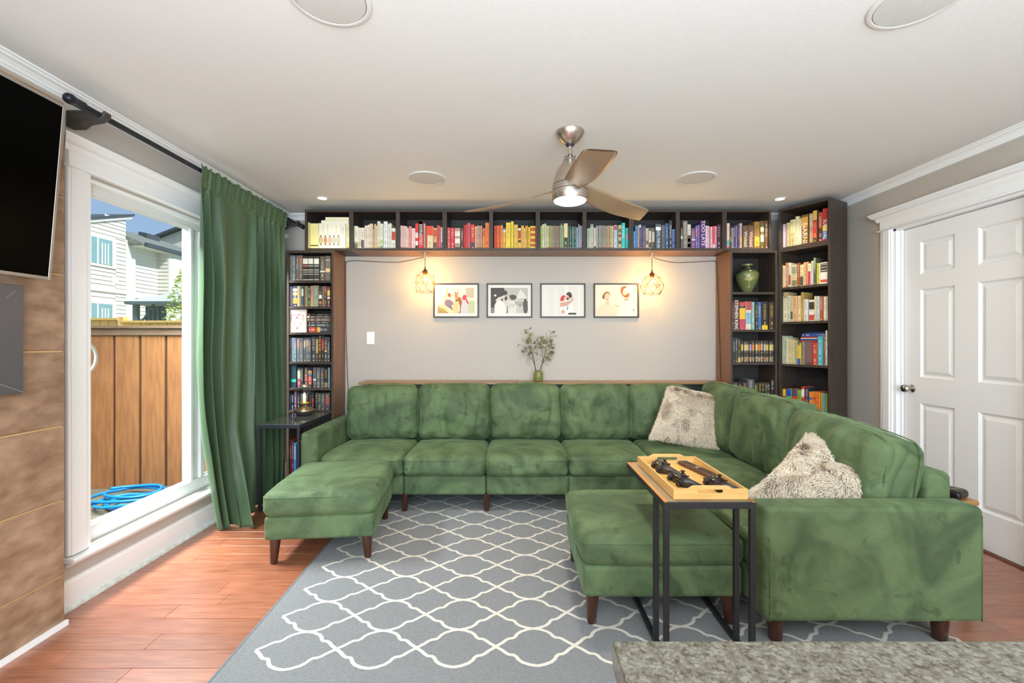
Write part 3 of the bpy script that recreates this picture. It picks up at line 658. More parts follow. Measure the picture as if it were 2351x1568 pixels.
put_row([(203,265,1080,'38342e'),(267,306,1086,'40302c'),(308,356,1080,'4a3434'),(360,436,1050,'55565a',{'m':'e8e8e8'}),(438,486,1086,'3a3622',{'m':'e8d04a'}),(488,514,1090,'5a5024'),(516,549,1085,'3a3424'),(551,581,1084,'463a24'),(583,612,1084,'38302a'),(614,650,1050,'332c28')],
  Z5, K5, None, .760, 'lowest visible shelf of the '+UR, 'books on the lowest urn bookcase shelf')
Z6 = (640, 560); K6 = 7.839; LB = 'left bookcase'
def ill(c): return {'b': ((.68,.9,'e0d8c8'),(.58,.63,c),(.42,.46,'b8b0a0'),(.34,.37,'b8b0a0'),(.25,.28,'b8b0a0'),(.03,.06,'d8d0c0')), 'title': False, 'say': 'thick dark brown book with pale illustration'}
put_row([(190,241,206,'76787c'),(245,300,210,'6c7474'),(305,361,206,'77625c'),(367,426,206,'6f6a66',{'b':((.65,.95,'a8624a'),)}),(430,532,218,'40342e',ill('c07060')),(537,629,220,'403a34',ill('a0a098')),(632,730,220,'45413a',ill('a0a098')),(735,831,218,'645848',{'b':((.35,.42,'d8d0b8'),)}),(838,931,215,'75695c',{'b':((.35,.5,'d8c080'),(.82,.84,'e8e0d0')),'title':False,'say':'thick taupe book with gold ring'})],
  Z6, K6, None, 1.763, 'top shelf of the '+LB, 'books on the top left bookcase shelf')
put_row([(180,241,765,'8a8ea0',{'m':'b84a60'}),(245,333,757,'2c3a4a',{'b':((.15,.42,'dc8c3c'),(.55,.7,'d8a860'),(.75,.88,'d8d8d8'))}),(338,379,757,'b89a6a'),(381,406,760,'8a7a5c'),(408,454,750,'3c4a4c',{'b':((.5,.85,'93a8a4'),)}),(456,480,758,'a86a58'),(482,521,757,'77855a'),(523,568,757,'3e3a34',{'m':'e8e0d0'}),(570,619,755,'c08a6a',{'b':((.02,.3,'b8a84a'),)}),
  (622,719,750,'8c8c74',{'m':'c8c8b0'}),(722,779,765,'35302a',{'b':((.4,.58,'e8e4dc'),(.12,.28,'b84a34'))}),(781,820,765,'8a7a66'),(822,871,757,'5a3a30',{'b':((.7,.98,'9c4434'),)}),(873,931,765,'6b3a30',{'b':((.55,.8,'d8b84a'),(.38,.48,'e0d8c8'))})],
  Z6, K6, None, 1.540, 'second shelf of the '+LB, 'books on the second left bookcase shelf')
Z7 = (640, 740); K7 = 7.127
put_row([(168,208,252,'6c6e74'),(214,244,252,'8a8c9c'),(249,293,252,'51707c'),(297,340,252,'66666a',{'b':((.6,.95,'c06a70'),)}),(342,402,252,'64686a'),(404,440,252,'5d6264',{'b':((.6,.9,'b8ac84'),)}),(442,485,252,'6a6668',{'b':((.65,.92,'b8a48c'),)}),(487,526,252,'5c6066',{'b':((.5,.9,'9a7468'),)}),(530,604,237,'45464a',{'m':'d8d8dc'}),(607,647,245,'4a3c2c',{'b':((.35,.92,'c8944a'),)}),(650,696,218,'48392c',{'b':((.4,.95,'6a5640'),)}),
  (698,743,220,'2e2826',{'b':((.48,.86,'c02a24'),)}),(745,796,240,'4a4440',{'b':((.4,.46,'e8864a'),)}),(798,839,240,'454244')],
  Z7, K7, None, 1.065, 'fourth shelf of the '+LB, 'books on the fourth left bookcase shelf')
put_row([(195,286,700,'28404c',{'b':((.25,.38,'3fae90'),),'title':False,'say':'thick dark teal book with green emblem'}),(298,351,742,'50504c',{'b':((.45,.85,'c8c498'),(.1,.4,'d05060'))}),(353,399,745,'4a4648'),(415,471,740,'5a4844',{'b':((.3,.7,'a85a50'),)}),(475,546,742,'2a2a2c',{'b':((.7,.84,'d8903c'),(.58,.7,'2c6a88'),(.15,.55,'c8503c'))}),(558,616,740,'5f5a68',{'b':((.35,.44,'d0d0d0'),)}),(622,679,742,'5f605c'),(685,736,745,'55545c',{'b':((.62,.7,'b84a60'),)}),(738,801,750,'242426',{'b':((.02,.25,'8a6a44'),)}),(805,838,740,'6a7c92')],
  Z7, K7, None, .841, 'fifth shelf of the '+LB, 'books on the fifth left bookcase shelf')
put_row([(168,204,1180,'39465a'),(205,243,1170,'23344e'),(250,291,1125,'6a3c50'),(295,345,1150,'2e2e34'),(348,395,1160,'4c4a50'),(397,440,1165,'3a3438'),(442,490,1160,'48464a'),(492,536,1165,'38363c'),(540,576,1135,'26262a',{'b':((.2,.65,'c83a34'),)}),(595,636,1155,'44484e'),(640,691,1165,'55554e'),(695,746,1165,'55555a'),(752,838,1160,'4a4648',{'b':((.3,.8,'8a4048'),)})],
  Z7, K7, None, .648, 'sixth shelf of the '+LB, 'books on the sixth left bookcase shelf')
Z8 = (560, 860); K8 = 4.126
put_row([(415,448,615,'c23c3c',{'t':('HORSE',.036,'f0e0dc',.62),'say':'tall red book titled HORSE'}),(450,469,630,'3c3436'),(471,496,650,'3c64a0'),(498,540,640,'52484a'),(545,600,650,'44444c'),(604,660,640,'6a5a50')],
  Z8, K8, None, .101, 'bottom shelf of the '+LB, 'tall books on the bottom left bookcase shelf', depth=.2)
# third left shelf: a picture book standing face out and a flat stack
s = F/3.93
t = thing('picture_book', 'cream square book with floral heart cover standing face out, left bookcase', 'book', ((640+177/K6-1175.5)/s, 3.925, 1.318), 0)
W_ = 318/K6/s; Hh = .198
m = MB().box(0, W_, 0, .003, 0, Hh, lin('ecd9c8')).box(.003, W_-.003, .003, .018, .003, Hh-.003, PAPER).box(0, W_, .018, .021, 0, Hh, lin('ecd9c8'))
m.build('cover', 'book_cover', t, local=True)
m = MB(); rq = random.Random(5)
for i in range(120):
    a = i/120*2*pi; x = .056*sin(a)**3*1.0; z = .0042*(13*cos(a)-5*cos(2*a)-2*cos(3*a)-cos(4*a))
    for q in range(2):
        cx = W_/2+x+rq.uniform(-.006, .006); cz = Hh*.53+z+rq.uniform(-.006, .006); rr_ = rq.uniform(.0012, .0036)
        m.add([(cx+rr_*cos(k*pi/3), -.0004-.0001*q, cz+rr_*sin(k*pi/3)) for k in range(6)], [tuple(range(6))], lin(rq.choice(['c98a84', 'b86a68', '9a8a78', 'd8a89a', '8a8a7a', 'd0503c'])))
m.build('floral_print', 'book_cover', t, local=True, fix=False)
text_part(t, 'fern & you', .022, '8a6a60', W_/2, Hh*.60, rot=False, name='cover_lettering')
z = 1.318
for i, (x0, x1, y0, y1, c_, bd) in enumerate([(527,926,1490,1586,'3e3a38',((.45,.6,'d8a04a'),(.65,.95,'c84a34'))),(527,928,1420,1482,'4a4c48',()),(528,925,1380,1414,'38322e',()),(512,928,1315,1376,'6b4c3e',()),(512,928,1270,1311,'5a4c40',((.9,1,'d8c8a8'),)),(527,928,1230,1268,'2e2a2a',((.93,1,'b83a34'),))]):
    th = (y1-y0)/K6/s; X0 = (640+x0/K6-1175.5)/s; X1 = (640+x1/K6-1175.5)/s
    bd = tuple((1-b, 1-a, c) for a, b, c in bd)
    m = book_mesh(th, X1-X0, .14, c_, bd, title=True); m.xf(Matrix.Rotation(pi/2, 4, 'Y')); m.xf(Matrix.Translation((0, 0, th)))
    b = m.build('book', 'book_cover', None, local=True, fix=False); b.location = (X0, 3.93, z+.0006); z += th+.0006
    tag(b, f'{ORD[i+1]} book from the bottom of the flat stack beside the picture book', 'book', 'flat stack on the third left shelf')
# ------------------------------------------------------------------ velvet
def velvet(name, a, b, c):
    m = bpy.data.materials.new(name); m.use_nodes = True; MATS[name] = m
    n = m.node_tree.nodes; L = m.node_tree.links; p = n['Principled BSDF']
    tc = n.new('ShaderNodeTexCoord'); geo = n.new('ShaderNodeNewGeometry')
    n1 = n.new('ShaderNodeTexNoise'); n1.inputs['Scale'].default_value = 2.4; n1.inputs['Detail'].default_value = 3; n1.inputs['Distortion'].default_value = 2.2
    n2 = n.new('ShaderNodeTexNoise'); n2.inputs['Scale'].default_value = 12; n2.inputs['Detail'].default_value = 3; n2.inputs['Distortion'].default_value = .8
    L.new(geo.outputs['Position'], n1.inputs['Vector']); L.new(geo.outputs['Position'], n2.inputs['Vector'])
    r1 = n.new('ShaderNodeValToRGB'); r1.color_ramp.elements[0].position = .36; r1.color_ramp.elements[1].position = .62
    r1.color_ramp.elements[0].color = (*lin(a), 1); r1.color_ramp.elements[1].color = (*lin(b), 1); L.new(n1.outputs['Fac'], r1.inputs[0])
    r2 = n.new('ShaderNodeValToRGB'); r2.color_ramp.elements[0].position = .60; r2.color_ramp.elements[1].position = .70
    r2.color_ramp.elements[0].color = (0, 0, 0, 1); r2.color_ramp.elements[1].color = (.5, .5, .5, 1); L.new(n2.outputs['Fac'], r2.inputs[0])
    mx = n.new('ShaderNodeMixRGB'); L.new(r2.outputs[0], mx.inputs[0]); L.new(r1.outputs[0], mx.inputs[1]); mx.inputs[2].default_value = (*lin(c), 1)
    L.new(mx.outputs[0], p.inputs['Base Color'])
    p.inputs['Roughness'].default_value = .62; p.inputs['Specular IOR Level'].default_value = .25
    p.inputs['Sheen Weight'].default_value = .34; p.inputs['Sheen Roughness'].default_value = .35; p.inputs['Sheen Tint'].default_value = (*lin('a9c79c'), 1)
    nb = n.new('ShaderNodeTexNoise'); nb.inputs['Scale'].default_value = 7; nb.inputs['Detail'].default_value = 3; nb.inputs['Distortion'].default_value = 1.1; L.new(geo.outputs['Position'], nb.inputs['Vector'])
    bp = n.new('ShaderNodeBump'); bp.inputs['Strength'].default_value = .6; bp.inputs['Distance'].default_value = .020
    L.new(nb.outputs['Fac'], bp.inputs['Height']); L.new(bp.outputs[0], p.inputs['Normal'])
    return m
velvet('velvet', '45563a', '61744f', '2f3e27')
mat('walnut', '3b2016', .36, var='4c2a1c', scale=6, stretch=(8, 8, 1), coat=.3)
def LOC(x, y, z): return Matrix.Translation((x, y, z))
def RX(a): return Matrix.Rotation(radians(a), 4, 'X')
def RY(a): return Matrix.Rotation(radians(a), 4, 'Y')
def RZ(a): return Matrix.Rotation(radians(a), 4, 'Z')
def pad(name, parent, c, half, r, bulge, rot=Matrix.Identity(4), n=16, nz=.004, wr=0, seed=0, seams=(), m='velvet', srad=.0032):
    M = LOC(*c) @ rot
    o = weld(soft_box(half, r, bulge, n, nz, 3.2, seed, wr, M).build(name, m, parent, smooth=True))
    for z in seams:
        sm = seam(half, r, bulge, z*half[2], M, srad); q = sm.build('piping', m, o, smooth=True)
    return o
def bpad(name, parent, x0, x1, y0, y1, z0, z1, r=.02, bulge=(0,0,0), **k):
    return pad(name, parent, ((x0+x1)/2, (y0+y1)/2, (z0+z1)/2), ((x1-x0)/2, (y1-y0)/2, (z1-z0)/2), r, bulge, **k)
def leg(parent, x, y, z0, z1, lean=(0, 0), r0=.021, r1=.031):
    vs = MB(); lx, ly = lean
    vs.tube([(x-lx, y-ly, z0), (x-lx, y-ly, z0+.004), (x, y, z1)], [r0-.003, r0, r1], 20)
    return vs.build('leg', 'walnut', parent, auto=40)
def nmark(parent, pts, z, nm): pass

sofa = thing('sectional_sofa', 'green velvet L-shaped sectional sofa filling the far wall and right side', 'sofa', (.25, 3.6, 0))
xs = [-1.378, -.782, -.188, .409, 1.003]
SZ = .272
for i in range(4):
    bpad('base', sofa, xs[i]+.002, xs[i+1]-.002, 3.27, 4.08, .135, SZ, .018, seed=i, nz=.002, n=8)
bpad('base', sofa, 1.005, 1.873, 3.242, 4.08, .135, SZ, .018, seed=5, nz=.002, n=8)
bpad('base', sofa, 1.005, 1.873, 2.587, 3.238, .135, SZ, .018, seed=6, nz=.002, n=8)
bpad('base', sofa, 1.005, 1.873, 1.932, 2.583, .135, SZ, .018, seed=7, nz=.002, n=8)
# arms and back frames
bpad('arm', sofa, -1.51, -1.384, 3.24, 4.08, .135, .588, .024, seed=8, nz=.003, bulge=(0,0,.004))
arm = bpad('arm', sofa, 1.003, 1.873, 1.80, 1.928, .125, .583, .024, seed=9, nz=.003, n=24)
MB().tube([(1.020, 1.8025, .13), (1.020, 1.8025, .545), (1.026, 1.8025, .560), (1.042, 1.8025, .5645), (1.84, 1.8025, .5645), (1.856, 1.8025, .56), (1.862, 1.8025, .545), (1.862, 1.8025, .13)], .0028, 6).build('piping', 'velvet', arm, smooth=True)
bpad('back_frame', sofa, -1.378, 1.873, 3.985, 4.08, .135, .66, .024, seed=10, nz=.002, n=20)
bpad('back_frame', sofa, 1.755, 1.873, 1.93, 3.98, .135, .685, .03, seed=11, nz=.002, n=20)
# seat cushions
def seat(x0, x1, y0, y1, seed, z1=.418, cr=.030, ext=0):
    return bpad('seat_cushion', sofa, x0+.003, x1-.003, y0, y1, SZ+.001, z1, .036, (ext, .014, cr), seed=seed, nz=.012, n=24, wr=.006, seams=(.62,), srad=.0028)
for i in range(4): seat(xs[i], xs[i+1], 3.245, 3.83, 20+i, ext=.006)
seat(1.003, 1.63, 3.245, 3.83, 25)
seat(1.003, 1.63, 2.59, 3.238, 26)
seat(1.003, 1.63, 1.935, 2.583, 27)
# back cushions (thickness along local y, leaning back)
def backc(cx, cy, wd, hgt, th, rz, lean, seed, z0=.435, roll=0, wr=.020, sag=0):
    half = (wd/2, hgt/2, th/2)
    return pad('back_cushion', sofa, (cx, cy, z0+hgt/2), half, .058, (.008, .014, .030), RZ(rz) @ RY(roll) @ RX(lean) @ RX(90), n=46, nz=.014, wr=wr, seed=seed, seams=(.60, -.60), srad=.0026)
def bseam(o, half, M):
    pass
for i, (h_, l_) in enumerate([(.435, -6), (.445, -5), (.445, -5), (.440, -6)]):
    backc((xs[i]+xs[i+1])/2, 3.846, .580, h_-.004, .195, 0, l_+3, 31+i, roll=[-1.2, .8, 0, -.5][i])
backc(1.235, 3.846, .52, .430, .19, 0, -3, 36, roll=1)
backc(1.655, 3.50, .60, .465, .21, -90, -7, 37)
backc(1.655, 2.905, .66, .445, .22, -90, -6, 38, roll=0)
backc(1.650, 2.262, .64, .40, .23, -90, -7, 39, roll=4)
for x in (-.782, -.188, .409): leg(sofa, x+.003, 3.305, .0125, .14, r0=.019, r1=.026)
leg(sofa, -1.44, 3.30, 0, .14); leg(sofa, 1.087, 1.880, .0125, .13, r0=.026, r1=.033, lean=(0, 0)); leg(sofa, 1.766, 1.880, .0125, .13, r0=.026, r1=.034)
for x, y in ((-1.44, 4.03), (-.188, 4.03), (1.05, 4.03), (1.82, 4.03), (1.82, 2.6)): leg(sofa, x, y, 0, .14)
leg(sofa, 1.06, 2.585, .0125, .14)

def ottoman(label, c, w, d, rz, hbase, ztop, legz, cr, seed, ins=.05):
    t = thing('ottoman', label, 'ottoman', (c[0], c[1], 0), radians(rz), 'two green velvet ottomans')
    R = wmat(t)
    def P(nm, x0, x1, y0, y1, z0, z1, r, b, **k):
        M = R @ LOC((x0+x1)/2, (y0+y1)/2, (z0+z1)/2); half = ((x1-x0)/2, (y1-y0)/2, (z1-z0)/2)
        o = weld(soft_box(half, r, b, 18, k.get('nz', .003), 3.2, seed, k.get('wr', 0), M).build(nm, 'velvet', t, smooth=True))
        for z in k.get('seams', ()): seam(half, r, b, z*half[2], M, .003).build('piping', 'velvet', o, smooth=True)
        return o
    P('base', -w/2+.004, w/2-.004, -d/2+.004, d/2-.004, .14, hbase, .02, (0, 0, 0))
    P('cushion', -w/2-.004, w/2+.004, -d/2-.006, d/2+.006, hbase+.001, ztop, .038, (.006, .010, cr), nz=.009, seams=(.62,))
    i = 0
    for sx in (-1, 1):
        for sy in (-1, 1):
            x = sx*(w/2-ins); y = sy*(d/2-ins); p = R @ Vector((x, y, 0))
            leg(t, p.x, p.y, legz[i], .145, lean=(-sx*.006, -sy*.006), r0=.019, r1=.030); i += 1
    return t
ottoman('green velvet ottoman on the left, beside the curtain and rug edge', (-1.105, 2.850), .60, .65, 5.8, .272, .405, (0, 0, .0125, .0125), .035, 50)
ottoman('green velvet ottoman in the middle, under the tray table', (.648, 2.268), .690, .645, 0, .277, .400, (.0125,)*4, .030, 51)

# ------------------------------------------------------------------ rug
rug = thing('rug', 'large grey-blue rug with cream trellis pattern under the sofas', 'rug', (.37, 2.5, 0), radians(1.25))
RM = Matrix.Translation((-1.018, 1.70, 0)) @ Matrix.Rotation(radians(1.3), 4, 'Z')   # pattern origin (left tip line, lowest tip line)
mat('rug_pile', '76787a', .95, var='858687', scale=160, bump=.6, bscale=420, sheen=.15)
mat('rug_cream', 'd8d1c6', .95, bump=.5, bscale=420)
def rbox(m, x0, x1, y0, y1, z0, z1): 
    b = MB().box(x0, x1, y0, y1, z0, z1); b.xf(RM); m.add(b.v, b.f); return m
rbox(MB(), -.075, 2.84, -.09, 2.02, .001, .010).build('pile', 'rug_pile', rug, bevel=.003)
rbox(MB(), -.084, -.075, -.09, 2.02, .001, .009).build('binding', mat('rug_binding', '6e767c', .9), rug)
q = [(0,0),(.16,.19),(.27,.36),(.34,.43),(.45,.455),(.51,.54),(.555,.68),(.65,.82),(.82,.94),(1,1)]
PX, PY = .3185, .2238
m = MB()
def edge(tip, top, sx, sy):     # from side tip to top tip of one cell
    hx, hy = PX/2, PY/2; lw = .0075
    P = [Vector((tip[0]+sx*u*hx, tip[1]+sy*v*hy)) for u, v in q]
    Q = []
    for i in range(len(P)):
        t = (P[min(i+1, len(P)-1)]-P[max(i-1, 0)]).normalized(); nn = Vector((-t.y, t.x)); Q += [P[i]+nn*lw, P[i]-nn*lw]
    zq = .0106+.00018*((sx > 0)+2*(sy > 0)); vs = [RM @ Vector((a.x, a.y, zq)) for a in Q]
    m.add(vs, [(2*i, 2*i+1, 2*i+3, 2*i+2) for i in range(len(P)-1)])
for j in range(18):
    for i in range(9):
        ox = 0 if j % 2 == 0 else PX/2
        cx = ox+PX*i+PX/2; cy = PY/2+j*PY/2
        if cx-PX/2 < -.01 or cx+PX/2 > 9*PX+.01: continue
        if j % 2 == 1: continue
        for sx in (1, -1):
            for sy in (1, -1): edge((cx-sx*PX/2, cy), None, sx, sy)
m.build('trellis_pattern', 'rug_cream', rug, fix=False)
rbox(MB(), 2.86, 2.99, .25, 1.3, .0, .004).build('rug_pad', mat('pad', 'c4a888', .9), None)
o = bpy.data.objects['rug_pad']; tag(o, 'thin tan rug pad strip showing on the wood floor right of the rug', 'rug pad')

# ------------------------------------------------------------------ C-shaped tables
def ctable(label, x0, x1, y0, y1, zt, top, yleg2=None, metal='dark_metal', bars=True):
    t = thing('side_table', label, 'table', ((x0+x1)/2, y0, 0)); b = .020
    MB().box(x0, x1, y0, y0+b, zt-.024, zt).box(x0, x1, y1-b, y1, zt-.024, zt).box(x0, x0+b, y0+b, y1-b, zt-.024, zt).box(x1-b, x1, y0+b, y1-b, zt-.024, zt).build('top_frame', metal, t, bevel=.001)
    zf = .013 if top == 'wood' else 0.0
    pairs = [y0] + ([yleg2] if yleg2 else [])
    for yy in pairs:
        for xx in (x0, x1-b): BX('upright', metal, t, xx, xx+b, yy, yy+b, zf+.02, zt-.024, bevel=.0015)
    for xx in (x0, x1-b): BX('foot_bar', metal, t, xx, xx+b, y0, y1-.03, zf, zf+.02, bevel=.0015)
    BX('cross_bar', metal, t, x0+b, x1-b, y0, y0+b, zf, zf+.02, bevel=.0015)
    if top == 'wood':
        BX('wood_top', mat('table_wood', '8f7a5e', .45, var='a38c6c', scale=4, stretch=(10, 1, 1)), t, x0+.012, x1-.012, y0+.012, y1-.012, zt-.01, zt+.0015)
        MB().box(x0+.001, x0+.012, y0+.004, y1-.001, zt-.002, zt+.003).box(x1-.012, x1-.001, y0+.004, y1-.001, zt-.002, zt+.003).box(x0+.012, x1-.012, y1-.012, y1-.001, zt-.002, zt+.003).build('brass_edge', mat('brass_strip', 'd08a4a', .35, .4), t)
    else:
        MB().box(x0+.004, x1-.004, y0+.004, y1-.004, zt-.001, zt+.005).build('glass_top', mat('smoked_glass', 'aab4b4', .04, trans=.75, ior=1.45, spec=.8), t)
    return t
ctable('dark metal C-shaped table with wood top carrying the bamboo tray', .5765, .923, 1.722, 2.29, .630, 'wood', 1.845)
ctable('dark metal side table with glass top carrying the lantern', -1.852, -1.548, 3.315, 3.87, .630, 'glass', metal='iron')

# ------------------------------------------------------------------ bamboo tray with controllers and remote
mat('bamboo', 'd3a45e', .42, var='e0b673', scale=5, stretch=(1, 1, 14), coat=.15)
mat('bamboo_floor', 'd8a656', .4, var='e2b46a', scale=4, stretch=(14, 1, 1), coat=.15)
tx0, tx1, ty0, ty1, tz = .6195, .905, 1.745, 2.245, .634
tray = thing('serving_tray', 'rectangular bamboo serving tray with cut-out handles on the tray table', 'tray', ((tx0+tx1)/2, (ty0+ty1)/2, tz))
BX('tray_floor', 'bamboo_floor', tray, tx0+.005, tx1-.005, ty0+.005, ty1-.005, tz, tz+.006)
for a in (tx0, tx1-.008): BX('side_wall', 'bamboo', tray, a, a+.008, ty0+.009, ty1-.009, tz, tz+.040, bevel=.001)
cx = (tx0+tx1)/2
for yy in (ty0, ty1-.009):
    # end wall with a raised handle part and an oval hole: outline quads around the hole
    hw, hz0, hz1 = .050, tz+.022, tz+.038
    def topz(x):
        a = abs(x-cx)
        if a < .062: return tz+.052
        if a < .092: t = (a-.062)/.03; return tz+.052-.012*(3*t*t-2*t**3)
        return tz+.040
    X = sorted(set([tx0, tx0+.02, tx1-.02, tx1]+[cx+s_*v for s_ in (-1, 1) for v in (.1, .092, .084, .077, .07, .062, .05, .047, .042, .03, .015, 0)]))
    m = MB()
    for a, b in zip(X[:-1], X[1:]):
        mid = (a+b)/2
        def hole(x):
            d = abs(x-cx)
            if d >= hw: return 0
            r = (hz1-hz0)/2
            return r if d < hw-r else sqrt(max(0, r*r-(d-hw+r)**2))
        ra, rb = hole(a), hole(b); zc = (hz0+hz1)/2
        def slab4(p): # four (x,z)
            v = [(x, yy, z) for x, z in p]+[(x, yy+.009, z) for x, z in p]
            m.add(v, [(0,1,2,3),(7,6,5,4),(0,4,5,1),(1,5,6,2),(2,6,7,3),(3,7,4,0)])
        if ra == 0 and rb == 0: slab4([(a, tz), (b, tz), (b, topz(b)), (a, topz(a))])
        else:
            slab4([(a, tz), (b, tz), (b, zc-rb), (a, zc-ra)]); slab4([(a, zc+ra), (b, zc+rb), (b, topz(b)), (a, topz(a))])
    m.build('handle_wall', 'bamboo', tray)
mat('pad_black', '201c1c', .32, spec=.5); mat('pad_grip', '18181a', .5)
def controller(label, x, y, rz, tint):
    t = thing('game_controller', label, 'game controller', (x, y, tz+.0065), radians(rz), 'three black game controllers in the tray')
    R = wmat(t)
    # body outline in local xy (x across, y towards the buttons' front), symmetric
    half = [(0, .030), (.020, .033), (.036, .034), (.052, .030), (.063, .018), (.071, -.004), (.077, -.030), (.076, -.046), (.068, -.054), (.058, -.050), (.048, -.036), (.038, -.028), (.020, -.026), (0, -.026)]
    ol = half+[(-a, b) for a, b in half[::-1][1:-1]]
    n = len(ol); m = MB(); c = Vector((0, .005, 0))
    lay = [(.0, .80), (.006, .95), (.014, 1.0), (.023, .98), (.030, .90), (.034, .76)]
    vs = []
    for z, s_ in lay:
        for a, b in ol:
            px = a*(s_ if abs(a) < .05 else (1-(1-s_)*.35)); py = c.y+(b-c.y)*(s_ if s_ > .9 else (s_+.9)/2)
            drop = max(0, (-b-.01))*.38 if z > .015 else 0
            vs.append((px, py, z-drop))
    fs = [(i*n+k, i*n+(k+1) % n, (i+1)*n+(k+1) % n, (i+1)*n+k) for i in range(len(lay)-1) for k in range(n)]
    m.add(vs, fs)
    top = [vs[(len(lay)-1)*n+k] for k in range(n)]; m.add(top+[(0, 0, .035)], [(k, (k+1) % n, n) for k in range(n)])
    bot = [vs[k] for k in range(n)]; m.add(bot+[(0, 0, 0)], [((k+1) % n, k, n) for k in range(n)])
    o = m.build('body', mat('pad_'+tint, tint, .3, spec=.6), t, local=True, smooth=True)
    for sx, sy in ((-.036, .012), (.018, -.012)):
        MB().lathe([(.012, .0335), (.011, .036), (.005, .037), (.005, .043), (.0095, .044), (.0098, .048), (.007, .0475), (.001, .0468)], (sx, sy, 0), 20).build('thumb_stick', 'pad_black', t, local=True, auto=40)
    MB().box(-.030, -.010, -.0145, -.0085, .034, .0375).box(-.0235, -.0165, -.0215, -.0015, .034, .0375).build('direction_pad', 'pad_black', t, local=True, bevel=.001)
    for k, cc in enumerate(('2c4468', '6a2c26', '2c5a34', '7a6630')):
        a = k*pi/2
        MB().lathe([(.0042, .033), (.0042, .0375), (.003, .0385), (.0005, .0387)], (.038+.0095*cos(a), .014+.0095*sin(a), 0), 14).build('button', mat('btn_'+cc, cc, .3), t, local=True, smooth=True)
    MB().lathe([(.007, .034), (.007, .0362), (.0005, .0368)], (0, .026, 0), 18).build('home_button', 'chrome', t, local=True, smooth=True)
    for s_ in (-1, 1):
        bb = soft_box((.020, .007, .006), .005, n=4, xfm=LOC(s_*.042, .033, .022) @ RZ(-s_*12)); bb.build('bumper', 'pad_black', t, local=True, smooth=True)
        bb = soft_box((.010, .009, .008), .006, n=4, xfm=LOC(s_*.044, .036, .010) @ RZ(-s_*12)); bb.build('trigger', 'pad_black', t, local=True, smooth=True)
    return t
controller('black game controller at the far left of the tray', .704, 2.118, 88, '3a2a22')
controller('black game controller at the near left of the tray, nearest its handle', .7190, 1.925, 95, '2a2422')
controller('black game controller at the right of the tray, touching the remote', .8500, 1.865, 98, '32282a')
rm = thing('remote_control', 'long brown-black remote control with many buttons at the tray right side', 'remote control', (.857, 2.112, tz+.0065), radians(12), None)
soft_box((.0235, .120, .0085), .006, n=6, xfm=LOC(0, 0, .0085)).build('body', mat('remote_body', '5a3a30', .35), rm, local=True, smooth=True)
for i in range(14):
    for j in range(3):
        if i in (6, 7): continue
        MB().lathe([(.0044, .0165), (.004, .0185), (.0005, .0188)], ((j-1)*.0135, -.105+i*.0155, 0), 8).build('button', mat('remote_btn', '1e1614', .4), rm, local=True, smooth=True)
MB().lathe([(.0125, .0165), (.0125, .0184), (.008, .0184), (.008, .0175), (.0005, .0175)], (0, -.105+6.5*.0155, 0), 24).build('ring_button', 'chrome', rm, local=True, auto=30)

# ------------------------------------------------------------------ ledge behind the sofa, plant and vase
sh = thing('console_shelf', 'long narrow dark console shelf with wooden top behind the sofa', 'console', (.27, 4.06, .69))
mat('oak_top', '8d6a44', .42, var='a47e54', scale=3, stretch=(1, 12, 12), coat=.2)
BX('wood_top', 'oak_top', sh, -1.330, .042, 3.942, 4.178, .868, .887, bevel=.0015)
BX('wood_top', 'oak_top', sh, .045, 1.868, 3.948, 4.178, .868, .885, bevel=.0015)
mat('teal_black', '2c3631', .5)
for a, b in ((-1.262, -.84), (-.836, .04), (.044, .95), (.954, 1.866)):
    BX('cabinet_body', 'teal_black', sh, a, b, 3.99, 4.176, .70, .866, bevel=.001)
BX('bracket', 'chrome', sh, -.848, -.828, 3.986, 3.990, .83, .862)
V = Vector((.235, 4.06, .8855))
vz = thing('vase', 'small squat green glass vase on the console shelf', 'vase', V)
mat('green_glass', '7f8748', .2, trans=.2, ior=1.4, spec=.5)
MB().lathe([(.035, 0), (.040, .003), (.042, .010), (.042, .078), (.039, .086), (.029, .090), (.028, .093), (.026, .097), (.024, .097), (.0245, .090), (.034, .084), (.038, .076), (.038, .010), (.001, .008)], (0, 0, 0), 40, caps=False).build('body', 'green_glass', vz, local=True, smooth=True)
MB().lathe([(.0285, .091), (.0300, .094), (.0285, .098), (.026, .098)], (0, 0, 0), 40, caps=False).build('rim', 'green_glass', vz, local=True, smooth=True)
pl = thing('eucalyptus_stems', 'grey-green eucalyptus branches standing in the small green vase', 'plant', (V.x, V.y, V.z+.012))
mat('leaf', '6d7050', .6, rand=.28); mat('leaf_pale', '989672', .6, rand=.2); mat('stem', '5e4636', .7)
LS = 258.0
def lp(x, y, dy=0): return Vector(((1170+x/10.45-1175.5)/LS*1.0, 4.06+dy, H+(784-(740+y/10.45))/LS))
def leafm(w, l, fold, curl):
    m = MB(); N = 6
    vs = []
    for i in range(N+1):
        t = i/N; ww = w*sin(pi*min(1, t*.93+.035))**.75; z = curl*sin(t*pi)*l
        vs += [(-ww, t*l, z+fold*ww), (0, t*l, z), (ww, t*l, z+fold*ww)]
    for i in range(N):
        for k in (0, 1): m.add([vs[3*i+k], vs[3*i+k+1], vs[3*i+3+k+1], vs[3*i+3+k]], [(0, 1, 2, 3)])
    return m
lm = {}
for nm, (w_, l_) in {'round': (.016, .036), 'oval': (.0105, .034), 'long': (.0055, .036)}.items():
    tmp = leafm(w_, l_, .25, .12).build('leaf_'+nm, 'leaf', None, local=True, smooth=True); lm[nm] = tmp.data
    tmp2 = tmp.data.copy(); tmp2.materials[0] = MATS['leaf_pale']; lm[nm+'p'] = tmp2; bpy.data.objects.remove(tmp)
